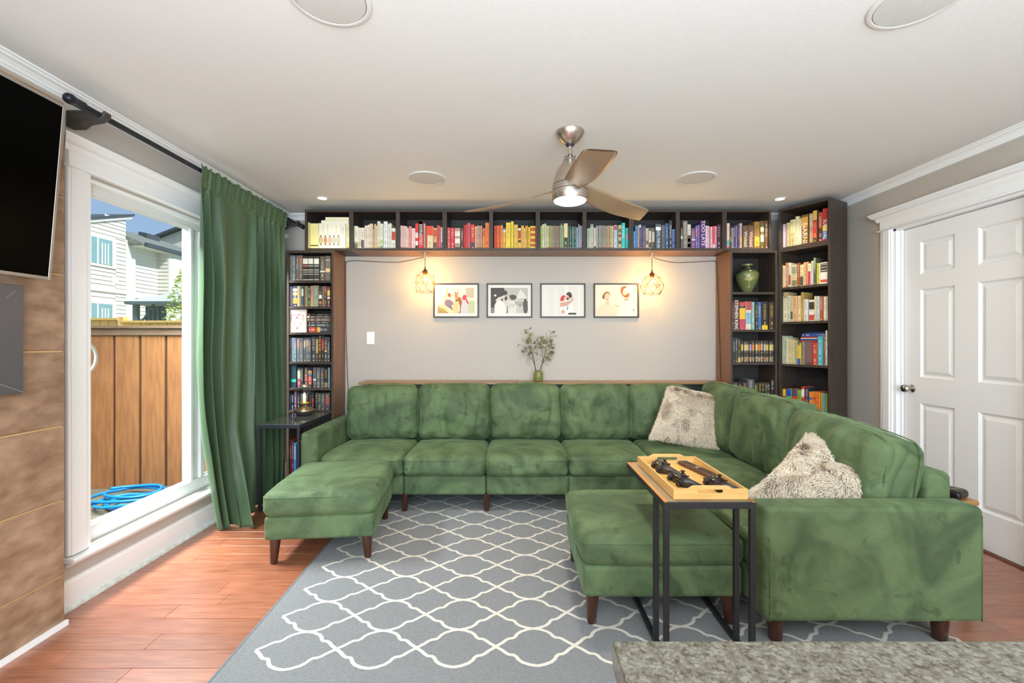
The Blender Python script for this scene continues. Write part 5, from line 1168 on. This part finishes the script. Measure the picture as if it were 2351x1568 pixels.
# ------------------------------------------------------------------ pendant lamps
mat('copper', '8a4c28', .35, .75); mat('cage_wire', '7d5a34', .4, .7); mat('cord', '4e2c20', .6)
mat('bulb_glow', 'ffe9b8', .2, emit='ffdf9c', es=3.2); mat('filament', 'fff6dc', .2, emit='fff0c8', es=14)
def pendant(label, px, Y, zs, wmid, wtop, wbot, rot, cordpts):
    s = F/Y; X = (px-1175.5)/s; Zp = lambda y: H+(784-y)/s
    y_cord, y_sock, y_c0, y_c1, y_mid, y_bot = zs
    t = thing('pendant_lamp', label, 'lamp', (X, Y, Zp(y_bot)), 0, 'pair of copper wire cage pendant lamps')
    zt = Zp(y_sock)
    MB().tube([(X, Y, 1.985), (X, Y, zt)], .0024, 8).build('cord', 'cord', t, smooth=True)
    # hook : white adhesive clip under the shelf
    hk = MB().box(X-.007, X+.007, Y-.010, Y+.010, 2.014, 2.0195); hk.tube(smooth_path([(X, Y, 2.016), (X, Y, 1.998), (X-.006, Y, 1.990), (X-.009, Y, 1.984), (X, Y, 1.977), (X+.009, Y, 1.984)], 4), .0026, 8)
    hk.build('hook', 'switch_white', t, smooth=False)
    P = smooth_path([Vector(p) for p in cordpts(X, Y)], 6)
    MB().tube(P, .0028, 6).build('swag_cord', 'cord', t, smooth=True)
    zb = Zp(y_c0); hh = zt-zb
    MB().lathe([(.0035, hh), (.005, hh-.005), (.0055, hh-.022), (.009, hh-.026), (.014, hh-.036), (.0165, hh-.050), (.0165, .012), (.0175, .010)], (X, Y, zb-.004), 28).build('socket_cap', 'copper', t, auto=35)
    MB().lathe([(.020, .012), (.0215, .008), (.0205, .004), (.017, .001), (.0205, -.002), (.0205, -.010), (.016, -.018), (.013, -.024)], (X, Y, zb-.004), 28).build('socket_ring', 'copper', t, auto=35)
    # bulb
    b = Zp(y_c0)-.026
    MB().lathe([(.012, 0), (.014, -.010), (.021, -.032), (.0235, -.050), (.021, -.068), (.012, -.082), (.001, -.087)], (X, Y, b), 24, caps=False).build('bulb', 'clear_glass', t, smooth=True)
    fm = MB()
    for k in range(6):
        a = k*pi/3; fm.tube([(X+.006*cos(a), Y+.006*sin(a), b-.02), (X+.008*cos(a+.3), Y+.008*sin(a+.3), b-.062)], .0014, 6)
    fm.build('filament', 'filament', t)
    # cage : rings of six, twisted half a step
    n = 6; rt, r1, r2, r3 = .021, wtop/2, wmid/2, wbot/2
    z0, z1, z2, z3 = zb+.002, Zp(y_c1), Zp(y_mid), Zp(y_bot)
    A = [2*pi*k/n+rot for k in range(n)]; B = [a+pi/n for a in A]
    def ring(r, z, an): return [Vector((X+r*cos(a), Y+r*sin(a), z)) for a in an]
    top = ring(rt*1.6, z0, A); u = ring(r1, z1, A); m_ = ring(r2, z2, B); d = ring(r3, z3, A)
    w_ = MB(); rr_ = .0017
    def e(p, q): w_.tube([p, q], rr_, 6)
    for k in range(n):
        e(ring(rt, z0, A)[k], u[k]); e(u[k], u[(k+1) % n]); e(u[k], m_[k]); e(u[(k+1) % n], m_[k]); e(m_[k], m_[(k+1) % n]); e(m_[k], d[k]); e(m_[k], d[(k+1) % n]); e(d[k], d[(k+1) % n])
    w_.tube(ring(rt, z0, [2*pi*k/16 for k in range(16)]), rr_, 6, closed=True)
    w_.build('wire_cage', 'cage_wire', t, smooth=True)
    light('pendant_light', 'POINT', (X, Y, b-.045), (0,0,0), 10.5, (1, .60, .18), shadow_soft_size=.022)
pendant('copper wire cage pendant lamp hanging left of the photographs', 976, 4.0, (588, 610, 623, 634, 650, 670.5), .176, .158, .158, 0.0,
        lambda X, Y: [(X, Y, 1.984), (X-.10, 4.10, 1.984), (X-.30, 4.165, 1.965), (X-.56, 4.17, 1.975), (X-.70, 4.17, 1.98), (-1.515, 4.165, 1.965), (-1.522, 4.165, 1.93), (-1.523, 4.17, 1.5), (-1.514, 4.17, 1.1), (-1.500, 4.17, .75), (-1.495, 4.17, .60)])
pendant('copper wire cage pendant lamp hanging right of the photographs', 1497, 4.0, (588, 617, 629.5, 638.5, 656.5, 675.5), .205, .148, .152, .35,
        lambda X, Y: [(X, Y, 1.984), (X+.12, 4.10, 1.972), (X+.28, 4.165, 1.962), (X+.50, 4.17, 1.972), (1.845, 4.165, 1.975), (1.862, 4.15, 1.95), (1.8675, 4.13, 1.70), (1.8675, 4.10, 1.3), (1.868, 4.08, 1.0), (1.868, 4.08, .89)])

# ------------------------------------------------------------------ ceiling fan
FX, FY2 = .322, 2.53
fan = thing('ceiling_fan', 'brushed nickel three-blade ceiling fan with lit lamp', 'ceiling fan', (FX, FY2, ZC))
mat('nickel', 'b7aca0', .30, .95, var='c8beb2', scale=3, stretch=(1, 1, 30))
mat('blade_finish', 'a5886a', .40, .25, spec=.5)
MB().lathe([(.079, ZC-.0005), (.079, ZC-.006), (.072, ZC-.022), (.055, ZC-.046), (.036, ZC-.064), (.026, ZC-.071)], (FX, FY2, 0), 48).build('canopy', 'nickel', fan, auto=35)
MB().lathe([(.025, ZC-.070), (.020, ZC-.080), (.013, ZC-.082)], (FX, FY2, 0), 32).build('canopy_collar', 'iron', fan, auto=35)
MB().lathe([(.0125, ZC-.078), (.0125, 2.262)], (FX, FY2, 0), 24).build('downrod', 'nickel', fan, auto=35)
MB().lathe([(.014, 2.278), (.018, 2.272), (.036, 2.246), (.037, 2.243)], (FX, FY2, 0), 40).build('yoke_cover', 'nickel', fan, auto=35)
MB().lathe([(.034, 2.244), (.046, 2.228), (.066, 2.200), (.080, 2.172), (.090, 2.140), (.096, 2.108)], (FX, FY2, 0), 48).build('motor_housing', 'nickel', fan, auto=35)
MB().lathe([(.0935, 2.108), (.0935, 2.105)], (FX, FY2, 0), 48).build('seam_ring', 'iron', fan, auto=35)
MB().lathe([(.0975, 2.1045), (.0985, 2.076)], (FX, FY2, 0), 48).build('hub', 'nickel', fan, auto=35)
MB().lathe([(.0955, 2.0765), (.0955, 2.073)], (FX, FY2, 0), 48).build('seam_ring', 'iron', fan, auto=35)
MB().lathe([(.0985, 2.073), (.098, 2.035), (.094, 2.024), (.090, 2.022)], (FX, FY2, 0), 48).build('light_ring', 'nickel', fan, auto=35)
MB().lathe([(.0895, 2.026), (.088, 2.018), (.070, 2.010), (.035, 2.005), (.001, 2.004)], (FX, FY2, 0), 48).build('lamp_lens', mat('lens_glow', 'fffaf2', .3, emit='fff6e8', es=6.0), fan, smooth=True)
for k in range(10):
    a = k*2*pi/10
    MB().box(-.0016, .0016, -.001, .001, -.009, .009).xf(LOC(FX+.0275*cos(a), FY2+.0275*sin(a), 2.2595) @ Matrix.Rotation(a+pi/2, 4, 'Z') @ RX(40)).build('vent_slot', 'iron', fan)
light('fan_light', 'AREA', (FX, FY2, 2.000), (0, 0, 0), 16, (1, .94, .85), shape='DISK', size=.17)
def blade(ang):
    m = MB(); N, K = 28, 10; top = []; L_ = .655
    def P(u, v, side):
        r = .075+u*(L_-.075)
        # leading edge bows out, trailing edge straighter, oblique rounded tip
        lead = .045+.034*sin(min(1, u*1.15)*pi*.55); trail = .052+.016*sin(u*pi*.8)
        if u > .9: k = (u-.9)/.1; lead *= 1-.10*k**4; trail *= 1-.14*k**4
        w_ = -trail+(lead+trail)*v; pitch = radians(30-17*min(1, u*1.3))
        z = 2.090-.048*u-.012*sin(u*pi)-w_*sin(pitch)*1.0
        th = .0035*(1-(2*v-1)**4)+.0006
        y = w_*cos(pitch); rr_ = r-.055*u*u*(1-v)
        return Vector((rr_, y, z+side*th))
    m.grid(lambda u, v: P(u, v, 1), N, K); m.grid(lambda u, v: P(u, v, -1), N, K, flip=True)
    m.xf(LOC(FX, FY2, 0) @ RZ(ang))
    o = weld(m.build('blade', 'blade_finish', fan, smooth=True), .0014); return o
for a in (-86, 34, 154): blade(a)

# ------------------------------------------------------------------ ceiling speakers and pot lights
mat('speaker_white', 'dedad4', .6); mat('speaker_grille', 'd2cec7', .75, bump=.5, bscale=500)
for x, y, lab in ((-.606, 3.245, 'round white ceiling speaker left of the fan near the shelves'), (1.313, 3.245, 'round white ceiling speaker right of the fan near the shelves'),
                  (-.618, 1.545, 'round white ceiling speaker at the top left edge of view'), (1.385, 1.560, 'round white ceiling speaker at the top right edge of view')):
    sp = thing('ceiling_speaker', lab, 'speaker', (x, y, ZC), 0, 'four round ceiling speakers')
    MB().lathe([(.137, -.0005), (.1365, -.005), (.130, -.008), (.120, -.0075), (.1195, -.003)], (0,0,0), 56, caps=False).build('bezel', 'speaker_white', sp, local=True, auto=35)
    MB().lathe([(.1175, -.004), (.116, -.0065), (.06, -.009), (.001, -.0098)], (0,0,0), 56).build('grille', 'speaker_grille', sp, local=True, auto=35)
for x, y, lab in ((-1.543, 3.70, 'small lit recessed ceiling light above the curtain end'), (2.19, 3.72, 'small lit recessed ceiling light by the corner bookcase')):
    po = thing('recessed_light', lab, 'ceiling light', (x, y, ZC), 0, 'two small recessed ceiling lights')
    MB().lathe([(.052, -.0005), (.0515, -.003), (.044, -.005), (.036, -.003), (.034, -.001)], (0,0,0), 36, caps=False).build('trim_ring', 'speaker_white', po, local=True, auto=35)
    MB().lathe([(.034, -.001), (.001, -.0015)], (0,0,0), 30).build('lit_lamp', mat('pot_glow', 'ffffff', .3, emit='fff6e6', es=8), po, local=True)
    light('pot_light', 'SPOT', (x, y, ZC-.02), (0,0,0), 9 if x < 0 else 14, (1, .9, .72), spot_size=radians(110), spot_blend=.7, shadow_soft_size=.03)

# ------------------------------------------------------------------ curtain and rod
RXX, RZZ = -1.913, 2.290
rod = thing('curtain_rod', 'black telescopic curtain rod with round ends above the window', 'curtain rod', (RXX, 3.1, RZZ))
mat('rod_black', '23282f', .35, .4)
MB().tube([(RXX, 2.03, RZZ), (RXX, 3.0, RZZ)], .0135, 20).build('outer_tube', 'rod_black', rod, auto=40)
MB().tube([(RXX, 2.98, RZZ), (RXX, 4.10, RZZ)], .0105, 20).build('inner_tube', 'rod_black', rod, auto=40)
for y0, sg in ((2.035, -1), (4.10, 1)):
    MB().lathe([(.0135, 0), (.019, sg*.004), (.019, sg*.050), (.021, sg*.054), (.023, sg*.066), (.020, sg*.080), (.012, sg*.088), (.001, sg*.090)], (RXX, y0, RZZ), 28, axis='y').build('finial', 'rod_black', rod, auto=45)
mat('bracket_wood', '33302c', .45, var='453d36', scale=8, stretch=(1, 1, 6))
for y0 in (2.125, 4.03):
    pr = [(XL, RZZ+.022), (XL, RZZ-.055), (XL+.06, RZZ-.055), (XL+.075, RZZ-.046), (XL+.09, RZZ-.034), (XL+.115, RZZ-.030), (XL+.150, RZZ-.024), (XL+.175, RZZ-.008), (XL+.180, RZZ+.010), (XL+.176, RZZ+.020), (XL+.166, RZZ+.012), (XL+.152, RZZ-.012), (XL+.138, RZZ+.012), (XL+.124, RZZ+.022)]
    MB().prism(pr, 'y', y0-.02, y0+.02).build('wall_bracket', 'bracket_wood', rod, bevel=.003)
cu = thing('curtain', 'long green satin curtain on the black rod, gathered over half the window', 'curtain', (RXX, 3.3, 0))
mat('satin', '4a6044', .44, spec=.35, sheen=.3, sheen_tint='9fc29a', bump=.05, bscale=400)
def curt(u, v):
    # u 0..1 along the rod (near to far), v 0 top .. 1 floor
    y = 2.780+1.040*u
    fu = u+.012*sin(v*5+u*9)
    ph = 2*pi*(8.6*fu+.55*sin(2.3*u*pi+.4)+.16*noise.noise(Vector((u*5, v*1.6, 0))))+1.1*v*sin(u*11)
    amp = (.010+.038*min(1, v*3.2))*(1-.2*v)*(.55+.45*sin(5.3*u+1.1)**2)
    gather = 1 if v > .045 else 0
    x = RXX+amp*sin(ph)+.012*noise.noise(Vector((u*9, v*2.1, 3.3)))+.010*noise.noise(Vector((u*22, v*5, 1.3)))*min(1, v*3)
    y += amp*.55*cos(ph*1.0+.8)
    if v < .05:
        # ruffled pocket over the rod
        t = v/.05; x = RXX+.0175+.004*sin(u*95)+.003*sin(u*170+1); x += .004*sin(t*pi*2)
    # lower part pushed outward and towards the room as it nears the floor
    w1 = max(0, v-.45)/.55
    near = max(0, 1-u*2.6)
    y += .20*w1**1.7*near+.012*sin(7*v+3*u)
    x += .010*w1-.02*w1*near+.19*max(0, v-.72)**1.2/.28**1.2*math.exp(-((u-.34)/.17)**2)
    if v > .5: y -= .20*w1**2*math.exp(-((u-.40)/.2)**2)
    x = max(x, XL+.03)
    if y > 3.26: x = min(x, -1.862+.004*sin(v*9))
    z = (RZZ+.020)*(1-v)+.012*v+.006*sin(ph+1)*(v > .98)
    if v < .01: z += .010+.006*sin(ph*1.7)
    return Vector((x, y, z))
m = MB().grid(curt, 340, 110)
o = m.build('curtain_panel', 'satin', cu, smooth=True)
so = o.modifiers.new('thick', 'SOLIDIFY'); so.thickness = .0015
m = MB()
def rowp(v, e): return [curt(i/300, v)+Vector((e, 0, 0)) for i in range(301)]
m.tube(rowp(.0075, .001), .0022, 5); m.tube(rowp(.052, .002), .0018, 5)
m.build('header_stitching', 'satin', cu, smooth=True)
m = MB(); m.tube([curt(0, i/80)+Vector((.001, -.002, 0)) for i in range(81)], .0028, 5); m.build('side_hem', 'satin', cu, smooth=True)

# ------------------------------------------------------------------ television and wall panel
tv = thing('television', 'large flat television tilted down on the tiled wall', 'television', (XL+.13, 1.2, 1.85))
MT = LOC(-1.882, 1.853, 1.49) @ RY(4.9)
def tvb(nm, m_, *a, **k): 
    b = MB().box(*a); b.xf(MT); return b.build(nm, m_, tv, **k)
mat('tv_bezel', 'a59d96', .3, .7); mat('tv_screen', '010101', .25, spec=.05)
Hh, Wd = .712, 1.24
tvb('screen', 'tv_screen', .0, .004, -Wd+.012, -.012, .012, Hh-.012)
tvb('bezel', 'tv_bezel', -.012, .006, -.012, 0, 0, Hh, bevel=.001); tvb('bezel', 'tv_bezel', -.012, .006, -Wd, -Wd+.012, 0, Hh)
tvb('bezel', 'tv_bezel', -.012, .006, -Wd+.012, -.012, 0, .012); tvb('bezel', 'tv_bezel', -.012, .006, -Wd+.012, -.012, Hh-.012, Hh)
tvb('housing', 'iron', -.045, -.0005, -Wd+.01, -.01, .01, Hh-.01)
tvb('wall_mount', 'iron', -.07, -.045, -.8, -.4, .2, .5)
pn = thing('wall_panel', 'dark grey metal panel fixed to the tiles under the television', 'panel', (TX, 1.2, 1.036))
mat('panel_grey', '605e60', .38, .35, bump=.04, bscale=100)
BX('faceplate', 'panel_grey', pn, TX+.001, TX+.028, .6, 1.796, 1.036, 1.460, bevel=.002)
m = MB().tube([(TX+.0284, 1.795, 1.040), (TX+.0284, 1.70, 1.085), (TX+.0284, 1.62, 1.115)], .0011, 5).tube([(TX+.0284, 1.735, 1.408), (TX+.0284, 1.765, 1.435)], .0008, 5)
m.build('reflection_lines', mat('reflection_grey', 'b8b6b4', .3, .6), pn)  # reflections on the panel, laid on as thin pale lines
# ------------------------------------------------------------------ outside the window
DZ = -.15
mat('lawn', '6f7f4e', .95, var='8a9560', scale=3)
g = BX('ground', 'lawn', None, -60, XL-.16, -20, 60, -.45, -.40); struct(g)
dk = thing('patio_deck', 'weathered grey wooden patio deck outside the window', 'deck', (-3.6, 2.8, DZ))
mat('deck_board', '6f6a5a', .8, var='837b64', scale=6, stretch=(1, 12, 12), rand=.12)
y = 1.3
while y < 4.24:
    MB().box(-5.6, -2.235, y+.003, y+.132, DZ-.03, DZ).xf(LOC(0, 0, 0)).build('deck_board', 'deck_board', dk); y += .138
BX('joist', 'deck_board', dk, -5.6, -2.24, 1.32, 4.22, -.39, DZ-.031)
mat('fence_wood', '8a5a34', .8, var='a06c40', scale=3.5, stretch=(9, 9, 1), bump=.15, bscale=30, rand=.10)
mat('fence_dark', '4a2c1c', .85)
fe = thing('wooden_fence', 'shaded brown board fence close outside the window', 'fence', (-4.0, 4.3, DZ))
x = -2.29
BX('backing_board', 'fence_dark', fe, -6.4, -2.23, 4.318, 4.332, DZ, 1.30)
k = 0
xx = -2.78
while xx > -6.4:
    BX('board', 'fence_wood', fe, xx-.245+.014, xx-.014, 4.296, 4.317, DZ, 1.31, bevel=.003); xx -= .245
BX('board', 'fence_wood', fe, -2.50, -2.25, 4.296, 4.317, DZ, 1.31)
BX('fascia_rail', mat('fence_cap', '6b5442', .8, var='7d6450', scale=5, stretch=(1, 9, 9)), fe, -6.4, -2.23, 4.272, 4.296, 1.298, 1.362, bevel=.003)
BX('cap_rail', 'fence_cap', fe, -6.4, -2.23, 4.245, 4.36, 1.363, 1.388, bevel=.003)
BX('post', 'fence_dark', fe, -4.4, -4.31, 4.333, 4.42, -.4, 1.36)
fa = thing('cedar_fence', 'sunlit yellow cedar fence beyond the brown fence', 'fence', (-7, 8.0, -.4))
mat('cedar', 'f6c56c', .8, var='fad488', scale=4, stretch=(9, 9, 1), rand=.06)
for a, b, zt in ((-8.9, -6.90, 1.652), (-6.82, -3.2, 1.606)):
    BX('cap_rail', 'cedar', fa, a, b, 7.95, 8.10, zt-.035, zt)
    xx = a
    while xx < b-.05:
        BX('board', 'cedar', fa, xx+.008, min(xx+.145, b), 8.0, 8.02, -.4, zt-.036); xx += .15
    BX('rail', 'fence_dark', fa, a, b, 8.02, 8.05, -.1, zt-.05)
BX('post', 'cedar', fa, -6.90, -6.80, 7.96, 8.08, -.4, 1.67)
# hoses
mat('hose_blue', '1d86c8', .35); mat('hose_grey', '5c6a78', .5)
ho = thing('garden_hose', 'coiled bright blue garden hose on the patio deck', 'hose', (-2.75, 3.0, DZ))
P = []
for i in range(150):
    t = i/150*2*pi*5.5; r = .22+.045*sin(t*.37)+.02*sin(t*1.3); P.append((-3.22+r*cos(t)*1.15+.08*sin(t*.18), 3.88+r*sin(t)*.85+.06*cos(t*.21), DZ+.014+.0014*i*.45+.008*sin(t*2.2)))
MB().tube(P, .0125, 8).build('coil', 'hose_blue', ho, smooth=True)
P2_ = smooth_path([(-2.75, 4.12, DZ+.05), (-2.95, 4.16, DZ+.05), (-3.2, 4.18, DZ+.05), (-3.4, 4.19, DZ+.05)], 8)
MB().tube(P2_, .012, 8).build('hose_end', 'hose_grey', ho, smooth=True)
MB().tube([(-3.4, 4.19, DZ+.05), (-3.52, 4.195, DZ+.05)], .016, 10).build('connector', 'hose_blue', ho, smooth=True)
MB().tube([(-3.52, 4.195, DZ+.05), (-3.60, 4.20, DZ+.05)], .010, 10).build('brass_nozzle', mat('brass', 'b08a4a', .3, .9), ho, smooth=True)
h2 = MB().tube(smooth_path([(-2.55, 4.10, DZ+.12), (-2.8, 4.13, DZ+.08), (-3.1, 4.10, DZ+.03), (-3.45, 3.98, DZ+.02), (-3.60, 3.78, DZ+.02), (-3.5, 3.6, DZ+.02), (-3.2, 3.45, DZ+.02)], 8), .018, 8).build('drain_hose', 'hose_grey', None, smooth=True)
tag(h2, 'thick slate grey hose lying behind the blue hose', 'hose')
# round thermometer stuck outside the pane
tm = thing('window_thermometer', 'round clear-rimmed thermometer on the outside of the window pane', 'thermometer', (GX-.012, 2.262, 1.158))
MB().lathe([(.0925, 0), (.0955, -.006), (.0915, -.012), (.0825, -.010), (.0800, -.004), (.0815, 0)], (0,0,0), 56, axis='x', caps=False).build('rim', mat('rim_clear', 'd9d7d0', .2, spec=.7), tm, local=True, smooth=True)
MB().lathe([(.080, -.002), (.001, -.003)], (0,0,0), 40, axis='x').build('dial', 'clear_glass', tm, local=True)
m = MB()
for k in range(30):
    a = k*2*pi/30; m.box(0, .0006, .068, .075, -.0006, .0006) if k == 0 else None
    v = [(0, .066*cos(a), .066*sin(a)), (0, .073*cos(a), .073*sin(a)), (0, .073*cos(a+.02), .073*sin(a+.02)), (0, .066*cos(a+.02), .066*sin(a+.02))]; m.add(v, [(0,1,2,3)])
m.tube([(0, -.01, .0), (0, .055, .012)], .0012, 5)
m.build('markings', 'switch_white', tm, local=True, fix=False)

# neighbouring house (facade plane X = -12)
hs = thing('neighbour_house', 'white lap-sided two storey house across the yard', 'house', (-12.5, 14, -.4))
mat('siding_white', 'e6e2d8', .75); mat('house_trim', 'ece9e2', .7); mat('roof_shingle', '8d928c', .9, var='6f7672', scale=14, stretch=(1, 3, 1)); mat('gutter', '4f565a', .5); mat('far_glass', '86b0b4', .12, spec=.8)
def lap(m, X, y0, y1, z0, z1, st=.125):
    z = z0
    while z < z1:
        a = min(z+st, z1); m.add([(X+.026, y0, z), (X+.026, y1, z), (X+.004, y1, a), (X+.004, y0, a), (X, y0, z), (X, y1, z)], [(0, 1, 2, 3), (4, 5, 1, 0)]); z += st
m = MB()
for y0, y1, z0, z1 in ((8, 12.85, -.4, 3.1), (11, 12.85, 3.1, 4.1), (11.9, 12.85, 4.1, 4.4), (12.6, 14.12, 4.4, 4.75), (13.4, 14.12, 4.75, 5.0), (13.75, 14.12, -.4, 4.4), (12.85, 13.75, -.4, 1.0), (12.85, 13.75, 2.42, 3.42), (12.85, 13.75, 4.32, 4.4), (14.46, 15.42, -.4, 4.28)): lap(m, -12, y0, y1, z0, z1)
o = m.build('lap_siding', 'siding_white', hs); o['kind'] = 'stuff'
m = MB(); z = -.4
while z < 4.2:   # siding of the projecting bay, turned to face the viewer
    m.add([(-12, 15.42-.024, z), (-11.62, 15.42-.024, z), (-11.62, 15.42-.004, z+.125), (-12, 15.42-.004, z+.125)], [(0, 1, 2, 3)]); z += .125
m.build('bay_siding', 'siding_white', hs, fix=False)['kind'] = 'stuff'
BX('house_wall', 'siding_white', hs, -16, -12.03, 8, 14.14, -.4, 3.0); BX('house_wall', 'siding_white', hs, -16, -12.03, 14.14, 17.6, -.4, 4.25)
MB().prism([(8, 3.0), (14.14, 3.0), (14.14, 5.12), (8, 3.06)], 'x', -16, -12.005).build('upper_wall', 'siding_white', hs)
for y0, y1, zt in ((14.12, 14.46, 4.4),): BX('corner_board', 'house_trim', hs, -12.02, -11.96, y0, y1, -.4, zt)
BX('bay_column', 'house_trim', hs, -11.98, -11.60, 15.60, 15.98, .0, 4.22); BX('bay_box', 'house_trim', hs, -12, -11.62, 15.42, 15.60, -.4, 4.22)
BX('belt_board', 'house_trim', hs, -12, -11.95, 8, 14.12, 2.70, 2.80); BX('belt_board', 'house_trim', hs, -12, -11.95, 14.46, 15.42, 2.62, 2.72)
for z0, z1 in ((3.42, 4.32), (1.0, 2.42)):
    w_ = BX('window', 'house_trim', hs, -12.02, -11.95, 12.85, 13.75, z0, z1)
    BX('pane', 'far_glass', w_, -11.95, -11.94, 12.93, 13.10, z0+.08, z1-.08); BX('pane', 'far_glass', w_, -11.95, -11.94, 13.16, 13.60, z0+.08, z1-.08)
    for q in range(3): BX('blind', 'house_trim', w_, -11.94, -11.935, 13.24+.1*q, 13.28+.1*q, z0+.08, z1-.2)
w_ = BX('window', 'house_trim', hs, -12.03, -11.98, 16.0, 16.9, 2.9, 4.25)
BX('pane', 'far_glass', w_, -11.98, -11.97, 16.06, 16.42, 2.96, 4.2); BX('pane', 'far_glass', w_, -11.98, -11.97, 16.48, 16.84, 2.96, 4.2)
MB().prism([(7.8, 3.0), (14.36, 5.19), (14.36, 5.26), (7.8, 3.07)], 'x', -16.1, -11.9).build('shed_roof', 'gutter', hs)
MB().prism([(7.8, 2.9), (14.30, 5.09), (14.30, 5.19), (7.8, 3.0)], 'x', -12.0, -11.93).build('fascia', 'house_trim', hs)
MB().prism([(-11.55, 4.28), (-11.55, 4.34), (-13.5, 5.12), (-15.6, 4.4), (-15.6, 4.28)], 'y', 14.16, 17.9).build('shingle_roof', 'roof_shingle', hs)
MB().box(-11.56, -11.46, 14.3, 17.9, 4.23, 4.35).build('gutter', 'gutter', hs)
MB().box(-12.02, -11.55, 14.3, 17.9, 4.22, 4.278).build('soffit', 'house_trim', hs)
MB().prism([(-13.3, 5.0), (-13.3, 5.16), (-13.0, 5.10), (-13.0, 4.9)], 'y', 16.2, 16.8).build('roof_vent', 'gutter', hs)
h2 = thing('distant_house', 'white gabled house end beyond the shingle roof', 'house', (-14, 22, -.4))
MB().prism([(-17.6, -.4), (-9.8, -.4), (-9.8, 5.5), (-13.7, 6.95), (-17.6, 5.5)], 'y', 21, 26).build('house_wall', 'siding_white', h2)
MB().prism([(-9.5, 5.36), (-9.5, 5.46), (-13.7, 7.08), (-17.9, 5.46), (-17.9, 5.36), (-13.7, 6.96)], 'y', 20.7, 26.3).build('gable_roof', 'gutter', h2)
# gazebo with grey drape
gz = thing('gazebo', 'grey metal garden gazebo with hipped roof across the yard', 'gazebo', (-8.2, 11.4, -.4))
mat('gz_roof', 'd0d5d6', .6); mat('gz_frame', '6a7478', .5); mat('drape', '6c7074', .8)
gx0, gx1, gy0, gy1 = -9.08, -7.2, 11, 12.6; gm = ((gx0+gx1)/2, (gy0+gy1)/2)
MB().add([(gx0-.15, gy0-.15, 2.2), (gx1+.15, gy0-.15, 2.2), (gx1+.15, gy1+.15, 2.2), (gx0-.15, gy1+.15, 2.2), (gm[0], gm[1], 2.62)], [(0,1,4),(1,2,4),(2,3,4),(3,0,4),(3,2,1,0)]).build('hipped_roof', 'gz_roof', gz)
MB().box(gx0-.16, gx1+.16, gy0-.16, gy1+.16, 2.13, 2.2).build('eave_beam', 'gz_frame', gz)
for a, b in ((gx0, gy0), (gx1, gy0), (gx0, gy1), (gx1, gy1)): MB().box(a-.05, a+.05, b-.05, b+.05, -.4, 2.13).build('post', 'gz_frame', gz)
MB().tube([(gx0, gy0, 1.65), (gx0+.2, gy0, 1.80), (gx0+.42, gy0, 2.13)], .03, 8).build('scroll_brace', 'gz_frame', gz, smooth=True)
dr_ = MB().grid(lambda u, v: Vector((-8.86+.50*u, 11.0+.035*sin(u*28), 2.10-2.3*v)), 60, 6).build('drape', 'drape', gz, smooth=True)
um = thing('patio_umbrella', 'cream patio umbrella under the tree across the yard', 'umbrella', (-7.9, 12.9, -.4))
MB().lathe([(.75, 1.66), (.4, 1.80), (.03, 1.92)], (-7.9, 12.9, 0), 8).build('canopy', mat('umb', 'e8dcc0', .8), um)
MB().tube([(-7.9, 12.9, -.4), (-7.9, 12.9, 1.95)], .02, 8).build('pole', 'gz_frame', um)
# lime tree
tr = thing('leafy_tree', 'lime green leafy young tree beyond the fences', 'tree', (-6.42, 9.2, -.4))
MB().tube([(-6.42, 9.2, -.4), (-6.40, 9.2, 1.2), (-6.44, 9.25, 2.4), (-6.40, 9.2, 2.9)], [.05, .04, .03, .012], 8).build('trunk', mat('bark', '6a5a44', .9), tr, smooth=True)
f = MB(); rt_ = random.Random(9)
for k in range(2600):
    z = rt_.uniform(1.2, 3.0); R_ = .50*sin(min(1, (3.05-z)/1.9)*pi*.62)+.04; a = rt_.uniform(0, 2*pi); r = R_*rt_.random()**.5
    c = Vector((-6.42+r*cos(a), 9.2+r*sin(a), z)); n_ = Vector((rt_.gauss(0, 1), rt_.gauss(0, 1), rt_.gauss(0, 1))).normalized(); t1, t2 = tangent_frame(n_); s_ = rt_.uniform(.02, .04)
    f.add([c-t1*s_, c+t2*s_*.5, c+t1*s_, c-t2*s_*.5], [(0, 1, 2, 3)])
f.build('foliage', mat('lime_leaf', 'd4e27c', .7, var='b2cc58', scale=4, rand=0), tr, fix=False)['kind'] = 'stuff'
